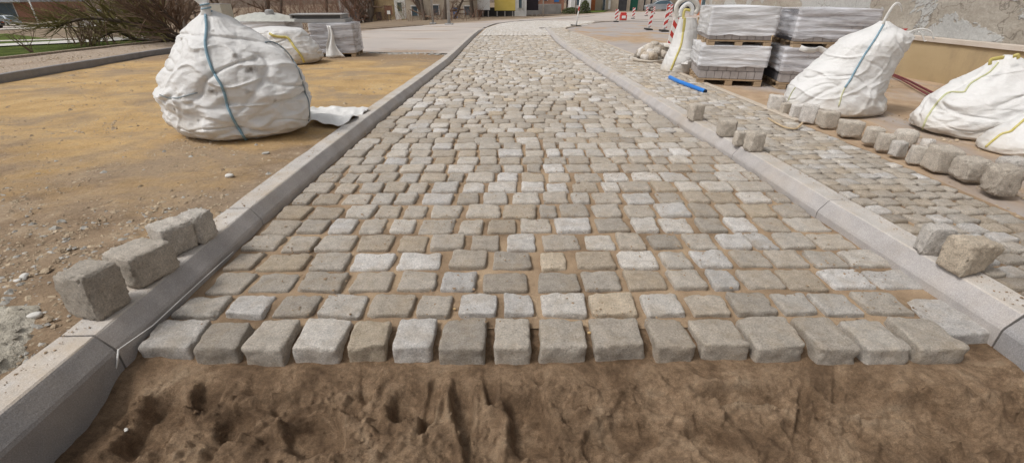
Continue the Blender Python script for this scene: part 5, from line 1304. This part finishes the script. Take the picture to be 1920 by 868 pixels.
# ------------------------------------------------------------------ cars
def car(loc, rz, mat, label, group=None):
    root = empty('parked_car', loc, rz, label, 'car', group)
    prof = [(-2.1, .28), (-2.15, .62), (-2.0, .92), (-1.75, .98), (-1.35, 1.36), (-.9, 1.45), (.1, 1.46), (.55, 1.34), (1.15, .98), (1.9, .84), (2.12, .62), (2.1, .28)]
    V = []; Fc = []; m = len(prof)
    for yy, ins, zc in ((-.86, .03, 0), (-.80, 0, 0), (-.66, 0, 1), (.66, 0, 1), (.80, 0, 0), (.86, .03, 0)):
        for x, z in prof:
            yz = yy
            if z > 1.0: yz = yy * .80 if abs(yy) > .7 else yy * .95
            V.append((x * (1 - ins * .5), yz, z - (.015 if abs(yy) > .7 and z > 1.3 else 0)))
    for s in range(5):
        for k in range(m): a = s * m + k; b = s * m + (k + 1) % m; Fc.append((a, b, b + m, a + m)[::-1])
    Fc.append(tuple(range(m))); Fc.append(tuple(range(5 * m, 6 * m))[::-1])
    link('body', V, Fc, mat, root)
    mb = MB()
    for s in (-1, 1):
        q = [(-1.5, 1.0), (-1.2, 1.32), (-.85, 1.39), (.1, 1.40), (.48, 1.30), (.95, 1.0)]
        v = [(x, s * (.872 - (z - 1) * .42), z) for x, z in q] ; mb.add(v, [tuple(range(6)) if s < 0 else tuple(range(6))[::-1]])
    mb.add([(-1.80, -.60, 1.0), (-1.80, .60, 1.0), (-1.40, .55, 1.345), (-1.40, -.55, 1.345)], [(0, 3, 2, 1)]); mb.add([(1.16, -.6, 1.0), (1.16, .6, 1.0), (.60, .55, 1.345), (.60, -.55, 1.345)], [(0, 1, 2, 3)])
    mb.build('window_glass', M['glass'], root)
    for x in (-1.35, 1.3):
        for s in (-1, 1):
            mb = MB(); mb.tube([(x, s * .70, .32), (x, s * .885, .32)], .32, 18); w = mb.build('wheel', M['rubber'], root)
            mb = MB(); mb.tube([(x, s * .884, .32), (x, s * .90, .32)], .19, 12); mb.build('rim', M['steel'], w)
    for s in (-1, 1):
        mb = MB(); mb.box((-2.08, s * .66, .76), (.12, .26, .16)); mb.build('tail_light', M['red'], root)
        mb = MB(); mb.box((2.02, s * .62, .70), (.14, .30, .14)); mb.build('headlight', M['white'], root)
    mb = MB(); mb.box((-2.14, 0, .55), (.03, .5, .11)); mb.build('number_plate', M['white'], root)
    return root
p = hit(2, 54); car(p + Vector((-2.3, .2, 0)), R(178), M['car_blue'], 'dark blue parked car in front of the brick hall')
p = hit(10, 50.5); car(p + Vector((-2.0, 2.0, 0)), R(175), M['car_silver'], 'silver parked car behind the dark blue one by the brick hall')
p = hit(222, 33); car(p, R(10), M['car_dark'], 'dark parked car on the forecourt behind the bare branches', 'cars on the forecourt')
p = hit(194, 31); car(p + Vector((0, 1, 0)), R(80), M['car_silver'], 'silver car partly hidden left of the dark one on the forecourt', 'cars on the forecourt')
p = hit(1264, 22); car(p + Vector((0, -5, .0)), R(170), M['car_dark'], 'dark car parked in front of the brown-beige house')
p = hit(1225, 20.8); car(p + Vector((0, -3, 0)), R(175), M['car_silver'], 'silver car parked in front of the sand-coloured house')
# white van-like sign and bits across the road
a = hit(730.5, 40.5); rt = empty('notice_board', a, 0, 'small white notice on two dark legs in front of the ochre house', 'sign'); h_ = at(730, 24, D=a.y).z - a.z
mb = MB(); mb.box((0, 0, h_), (.36, .05, .36)); mb.build('panel', M['white'], rt)
for s in (-.17, .17): mb = MB(); mb.box((s, 0.04, (h_ + .2) / 2), (.04, .04, h_ + .2)); mb.build('leg', M['dark'], rt)

# ------------------------------------------------------------------ bare trees and shrubs
def branch(mb, p, d, L, r, lvl, rg, maxl, spread, up=.15, mi=0):
    seg = 5 if lvl < 2 else 3; pts = [p]; dd = d.normalized(); q = p.copy()
    for i in range(seg):
        dd = (dd + Vector((rg.gauss(0, .13), rg.gauss(0, .13), rg.gauss(0, .10) + up * .12))).normalized(); q = q + dd * (L / seg); pts.append(q.copy())
    rs = [r * (1 - .55 * i / seg) for i in range(seg + 1)]
    mb.tube(pts, rs, 7 if lvl == 0 else (5 if lvl == 1 else 3), mi=mi, caps=False)
    if lvl >= maxl: return
    k = rg.randint(3, 5) if lvl < maxl - 1 else rg.randint(3, 6)
    for _ in range(k):
        t = rg.uniform(.25, 1); ix = min(seg - 1, int(t * seg)); b = pts[ix].lerp(pts[ix + 1], t * seg - ix)
        nd = (dd + Vector((rg.uniform(-1, 1), rg.uniform(-1, 1), rg.uniform(-.35, .7))) * spread).normalized()
        branch(mb, b, nd, L * rg.uniform(.45, .7), rs[ix] * rg.uniform(.4, .6), lvl + 1, rg, maxl, spread, up, mi)
def tree(px, py, label, r0, h, seed, lean=(0, 0), stems=1, maxl=3, twig='twig', spread=.9, sc_=1, group='bare trees across the site', dy=0, name='bare_tree', cat='tree'):
    rg = random.Random(seed); b = hit(px, py); b.y += dy; b.z = T(b.x, b.y) - .05
    root = empty(name, b, 0, label, cat, group)
    tr = MB(); cr = MB()
    for s in range(stems):
        d = Vector((lean[0] + (rg.uniform(-.5, .5) if stems > 1 else 0), lean[1] + (rg.uniform(-.5, .5) if stems > 1 else 0), 1)).normalized()
        st = Vector((rg.uniform(-.25, .25), rg.uniform(-.25, .25), 0)) * (stems > 1) * sc_
        pts = [st]; q = st.copy(); dd = d.copy()
        for i in range(8): dd = (dd + Vector((rg.gauss(0, .08), rg.gauss(0, .08), .03))).normalized(); q = q + dd * h / 8; pts.append(q.copy())
        rr = r0 * (rg.uniform(.5, 1) if stems > 1 else 1); rs = [rr * (1.25 if i == 0 else 1 - .6 * i / 8) for i in range(9)]
        tr.tube(pts, rs, 9, caps=False)
        for k in range(9 if stems == 1 else 6):
            t = rg.uniform(.04, 1); ix = min(7, int(t * 8)); bp = pts[ix].lerp(pts[ix + 1], t * 8 - ix)
            nd = Vector((rg.uniform(-1, 1), rg.uniform(-1, 1), rg.uniform(-.1, .9))); branch(cr, bp, nd, h * rg.uniform(.2, .42), rs[ix] * .42, 1, rg, maxl, spread)
    tr.build('trunk', M['bark'], root, True); cr.build('crown', M[twig], root)
    return root
def shrub(px, py, label, h, seed, n=26, twig='twig', w=1.0, r=.012, group='leafless shrubs along the bank', lean=(0, 0), dy=0, maxl=3):
    rg = random.Random(seed); b = hit(px, py); b.y += dy; b.z = T(b.x, b.y) - .03; root = empty('bare_shrub', b, 0, label, 'shrub', group); mb = MB()
    for k in range(n):
        st = Vector((rg.uniform(-w, w), rg.uniform(-w, w) * .5, 0)); d = Vector((rg.uniform(-.7, .7) + lean[0], rg.uniform(-.5, .5) + lean[1], 1))
        branch(mb, st, d, h * rg.uniform(.6, 1.1), r * rg.uniform(.6, 1.4), 1, rg, maxl, .7)
    mb.build('stems', M[twig], root); return root
tree(885, 33, 'bare tree in front of the white hoarding', .22, 7, 1, (.02, 0))
tree(835, 37, 'thick bare tree between the two lamp posts', .28, 7, 2, (.08, 0))
tree(800, 37, 'bare tree leaning left just left of the lamp posts', .22, 7, 3, (-.45, 0))
tree(797, 38, 'bare tree leaning slightly left beside the strongly leaning one', .17, 7, 4, (-.18, .2))
tree(852, 36, 'slender bare tree leaning right behind the thicker lamp post', .12, 6, 5, (.5, .1))
tree(690, 42, 'many-stemmed dark willow left of the ochre house', .30, 6, 6, (0, 0), 6, twig='twig')
tree(674, 44, 'low many-stemmed tree at the left side of the dark willow', .16, 5, 7, (-.4, 0), 6, twig='twig_red')
tree(490, 50, 'big dark bare trunk rising behind the bulging bag', .45, 8, 8, (.05, 0), 1, dy=2)
tree(515, 50, 'bare trunk just right of the biggest trunk', .22, 8, 9, (.05, 0), 1, dy=2)
tree(420, 52, 'leaning bare trunk behind the pale concrete block', .28, 8, 10, (-.5, 0), 2, dy=3)
tree(365, 58, 'mossy leaning tree left of the bulging bag', .20, 7, 11, (-.7, 0), 2, twig='twig_green', dy=1)
tree(590, 50, 'bare tree behind the wrapped slab pallet', .20, 7, 12, (.2, 0), 2, dy=4, twig='twig_red')
def arching(label, limbs, D0, seed, twig, r0=.075):
    rg = random.Random(seed); b = at(*limbs[0][0], D=D0); root = empty('bare_tree', b, 0, label, 'tree', 'bare trees across the site'); tr = MB(); cr = MB()
    for li, L_ in enumerate(limbs):
        pts = catmull([at(px, py, D=D0 + .5 * k * (1 if li % 2 else -.6)) - b for k, (px, py) in enumerate(L_)], 6); m = len(pts)
        rs = [r0 * (1 - .8 * i / m) * (1 if li < 2 else .6) for i in range(m)]; tr.tube(pts, rs, 7, caps=False)
        for k in range(m * 2):
            i = rg.randrange(3, m); d = (pts[i] - pts[i - 1]).normalized() + Vector((rg.uniform(-.9, .9), rg.uniform(-.7, .7), rg.uniform(-.5, 1.0)))
            branch(cr, pts[i], d, rg.uniform(.35, 1.1), rs[i] * .4 + .004, 2, rg, 3, .8)
    tr.build('trunk', M['bark'], root, True); cr.build('crown', M[twig], root); return root
arching('fallen mossy tree with limbs arching left over the grass bank', [[(335, 80), (300, 60), (262, 48), (215, 39), (165, 35), (125, 44), (105, 54)], [(335, 80), (285, 70), (245, 56), (190, 50), (140, 60)], [(330, 78), (290, 40), (250, 18), (215, -6)], [(332, 78), (300, 50), (285, 20), (255, -10)], [(330, 78), (255, 74), (220, 60), (188, 72), (178, 84)], [(325, 70), (230, 44), (196, 52), (176, 76)]], 13.6, 13, 'twig_green')
arching('leaning bare tree with crossing limbs just left of the bulging bag', [[(352, 74), (335, 50), (310, 25), (280, -5)], [(352, 74), (345, 40), (330, 10), (325, -10)], [(350, 72), (322, 60), (300, 42), (262, 30), (230, 8)], [(350, 72), (310, 66), (270, 60), (240, 66)]], 13.2, 14, 'twig')
for k, (px, py, h, lb, tw, n_) in enumerate([(225, 82, 1.0, 'leafless shrub in front of the board fence, right end', 'twig', 16), (155, 85, .9, 'leafless shrub left of the board fence', 'twig', 14), (185, 88, .6, 'small shrub below the board fence', 'twig', 10),
        (300, 76, 1.3, 'reddish shrub at the root of the fallen tree', 'twig_red', 22), (62, 100, .5, 'tiny twiggy sprout on the grass at far left', 'twig', 4), (640, 55, 1.8, 'reddish shrub behind the end of the slab pallet', 'twig_red', 26),
        (560, 55, 2.0, 'reddish thicket shrub behind the slab units', 'twig_red', 30), (615, 50, 2.4, 'tall thicket shrub between slab pallet and willow', 'twig', 30), (470, 58, 2.0, 'brown thicket shrub behind the bag, below the biggest trunk', 'twig_red', 30), (410, 62, 2.0, 'brown thicket shrub behind the concrete block', 'twig_red', 30),
        (350, 66, 2.0, 'brown thicket shrub left of the bulging bag', 'twig_red', 28), (765, 38, 2.0, 'mossy brush in front of the long beige building', 'twig_green', 24), (720, 40, 1.6, 'brush below the ochre house', 'twig', 20), (660, 47, 2.2, 'brush at the foot of the low many-stemmed tree', 'twig_red', 26), (900, 33, .9, 'low brush below the white hoarding', 'twig', 14), (270, 60, 2.4, 'tall brown shrub behind the fallen tree', 'twig_red', 26)]):
    shrub(px, py, lb, h, 50 + k, n_, tw, .9 if h > .95 else (.35 if h > .55 else .02))
# undergrowth behind, one mass
mb = MB(); rg = random.Random(77)
for k in range(900):
    px = rg.uniform(90, 900); py = rg.uniform(36, 40) + (900 - px) * rg.uniform(.004, .016); b = hit(px, py); b.y += rg.uniform(1, 10) if px < 640 else rg.uniform(0, 1.5); b.z = T(b.x, b.y)
    if px > 690 and rg.random() < .6: continue
    h = rg.uniform(1.2, 4) if px < 690 else rg.uniform(.4, 1.2)
    d = Vector((rg.uniform(-.6, .6), rg.uniform(-.4, .4), 1)); branch(mb, b, d, h, .018, 2, rg, 3, .8)
tag(mb.build('undergrowth', M['twig_red']), 'mass of leafless brown undergrowth along the edge of the site', 'undergrowth', kind='stuff')
# evergreen bush and clipped branches far right of centre
def leafy(name, px, py, label, w, h, seed, dep=1.0):
    rg = random.Random(seed); b = hit(px, py); root = empty(name, b, 0, label, 'bush'); V = []; Fc = []
    for k in range(1500):
        a = rg.uniform(0, 6.28); rr = rg.random() ** .4; z = rg.random(); prof_ = math.sqrt(max(0, 1 - (z * 1.0) ** 2)) * (.8 + .3 * noise.noise(Vector((math.cos(a) * 2, math.sin(a) * 2, z * 3 + seed))))
        c = Vector((math.cos(a) * rr * w * prof_, math.sin(a) * rr * w * dep * prof_, z * h)); s = .05 + .05 * rg.random()
        u = Vector((rg.uniform(-1, 1), rg.uniform(-1, 1), rg.uniform(-1, 1))).normalized() * s; v = u.orthogonal().normalized() * s * .6; kk = len(V); V += [c - u, c + v, c + u, c - v]; Fc.append((kk, kk + 1, kk + 2, kk + 3))
    link('foliage', V, Fc, M['leaf'], root); mb = MB()
    for k in range(8): branch(mb, Vector((0, 0, 0)), Vector((rg.uniform(-.8, .8), rg.uniform(-.8, .8), 1)), h * .6, .03, 2, rg, 3, .6)
    mb.build('stems', M['twig'], root)
leafy('evergreen_bush', 1096, 25, 'rounded dark evergreen bush in front of the white-grey house', 1.0, 1.5, 3)
leafy('evergreen_bush', 1072, 26, 'low spreading evergreen shrub left of the rounded bush', 1.8, .7, 4)
pxpoly('grass', [(1090, 26), (1100, 22), (1125, 19.8), (1142, 20.5), (1130, 24)], M['grass'], .05)

# wooded slope closing the view, far off
V = []; Fc = []; na = 90
for j in range(7):
    for i in range(na + 1):
        a = R(-75 + 150 * i / na); rr = [185, 195, 210, 235, 265, 300, 350][j]; hh = [-5, 4, 12, 20, 29, 38, 46][j]
        V.append((math.sin(a) * rr, math.cos(a) * rr, hh + (1.2 + j * .5) * noise.noise(Vector((a * 9, j * .8, 2)))))
for j in range(6):
    for i in range(na): a = j * (na + 1) + i; Fc.append((a, a + na + 1, a + na + 2, a + 1))
tag(link('hills', V, Fc, M['thicket'], smooth=True), kind='structure')

# ------------------------------------------------------------------ light
w = bpy.data.worlds.new('World'); sc.world = w; w.use_nodes = True; nt = w.node_tree
bg = nt.nodes['Background']; sky = nt.nodes.new('ShaderNodeTexSky'); sky.sky_type = 'NISHITA'; sky.sun_disc = False
SE, SR = 56, 250   # elevation, compass direction the light comes from (behind left)
sky.sun_elevation = R(SE); sky.sun_rotation = R(SR); sky.dust_density = 4.0; sky.air_density = 1.0
hs = nt.nodes.new('ShaderNodeHueSaturation'); hs.inputs['Saturation'].default_value = .16
nt.links.new(sky.outputs[0], hs.inputs['Color']); nt.links.new(hs.outputs[0], bg.inputs['Color']); bg.inputs['Strength'].default_value = .125
sd = bpy.data.lights.new('sun', 'SUN'); so_ = bpy.data.objects.new('sun', sd); COL.objects.link(so_); sd.energy = 1.75; sd.angle = R(14); sd.color = (1, .965, .92)
dirv = Vector((math.sin(R(SR)) * math.cos(R(SE)), math.cos(R(SR)) * math.cos(R(SE)), math.sin(R(SE))))
so_.rotation_euler = (-dirv).to_track_quat('-Z', 'Y').to_euler(); so_.location = (0, 0, 20)
sc.view_settings.view_transform = 'Standard'; sc.view_settings.look = 'None'; sc.view_settings.gamma = 1; sc.view_settings.exposure = 0.0
sc.render.engine = 'CYCLES'
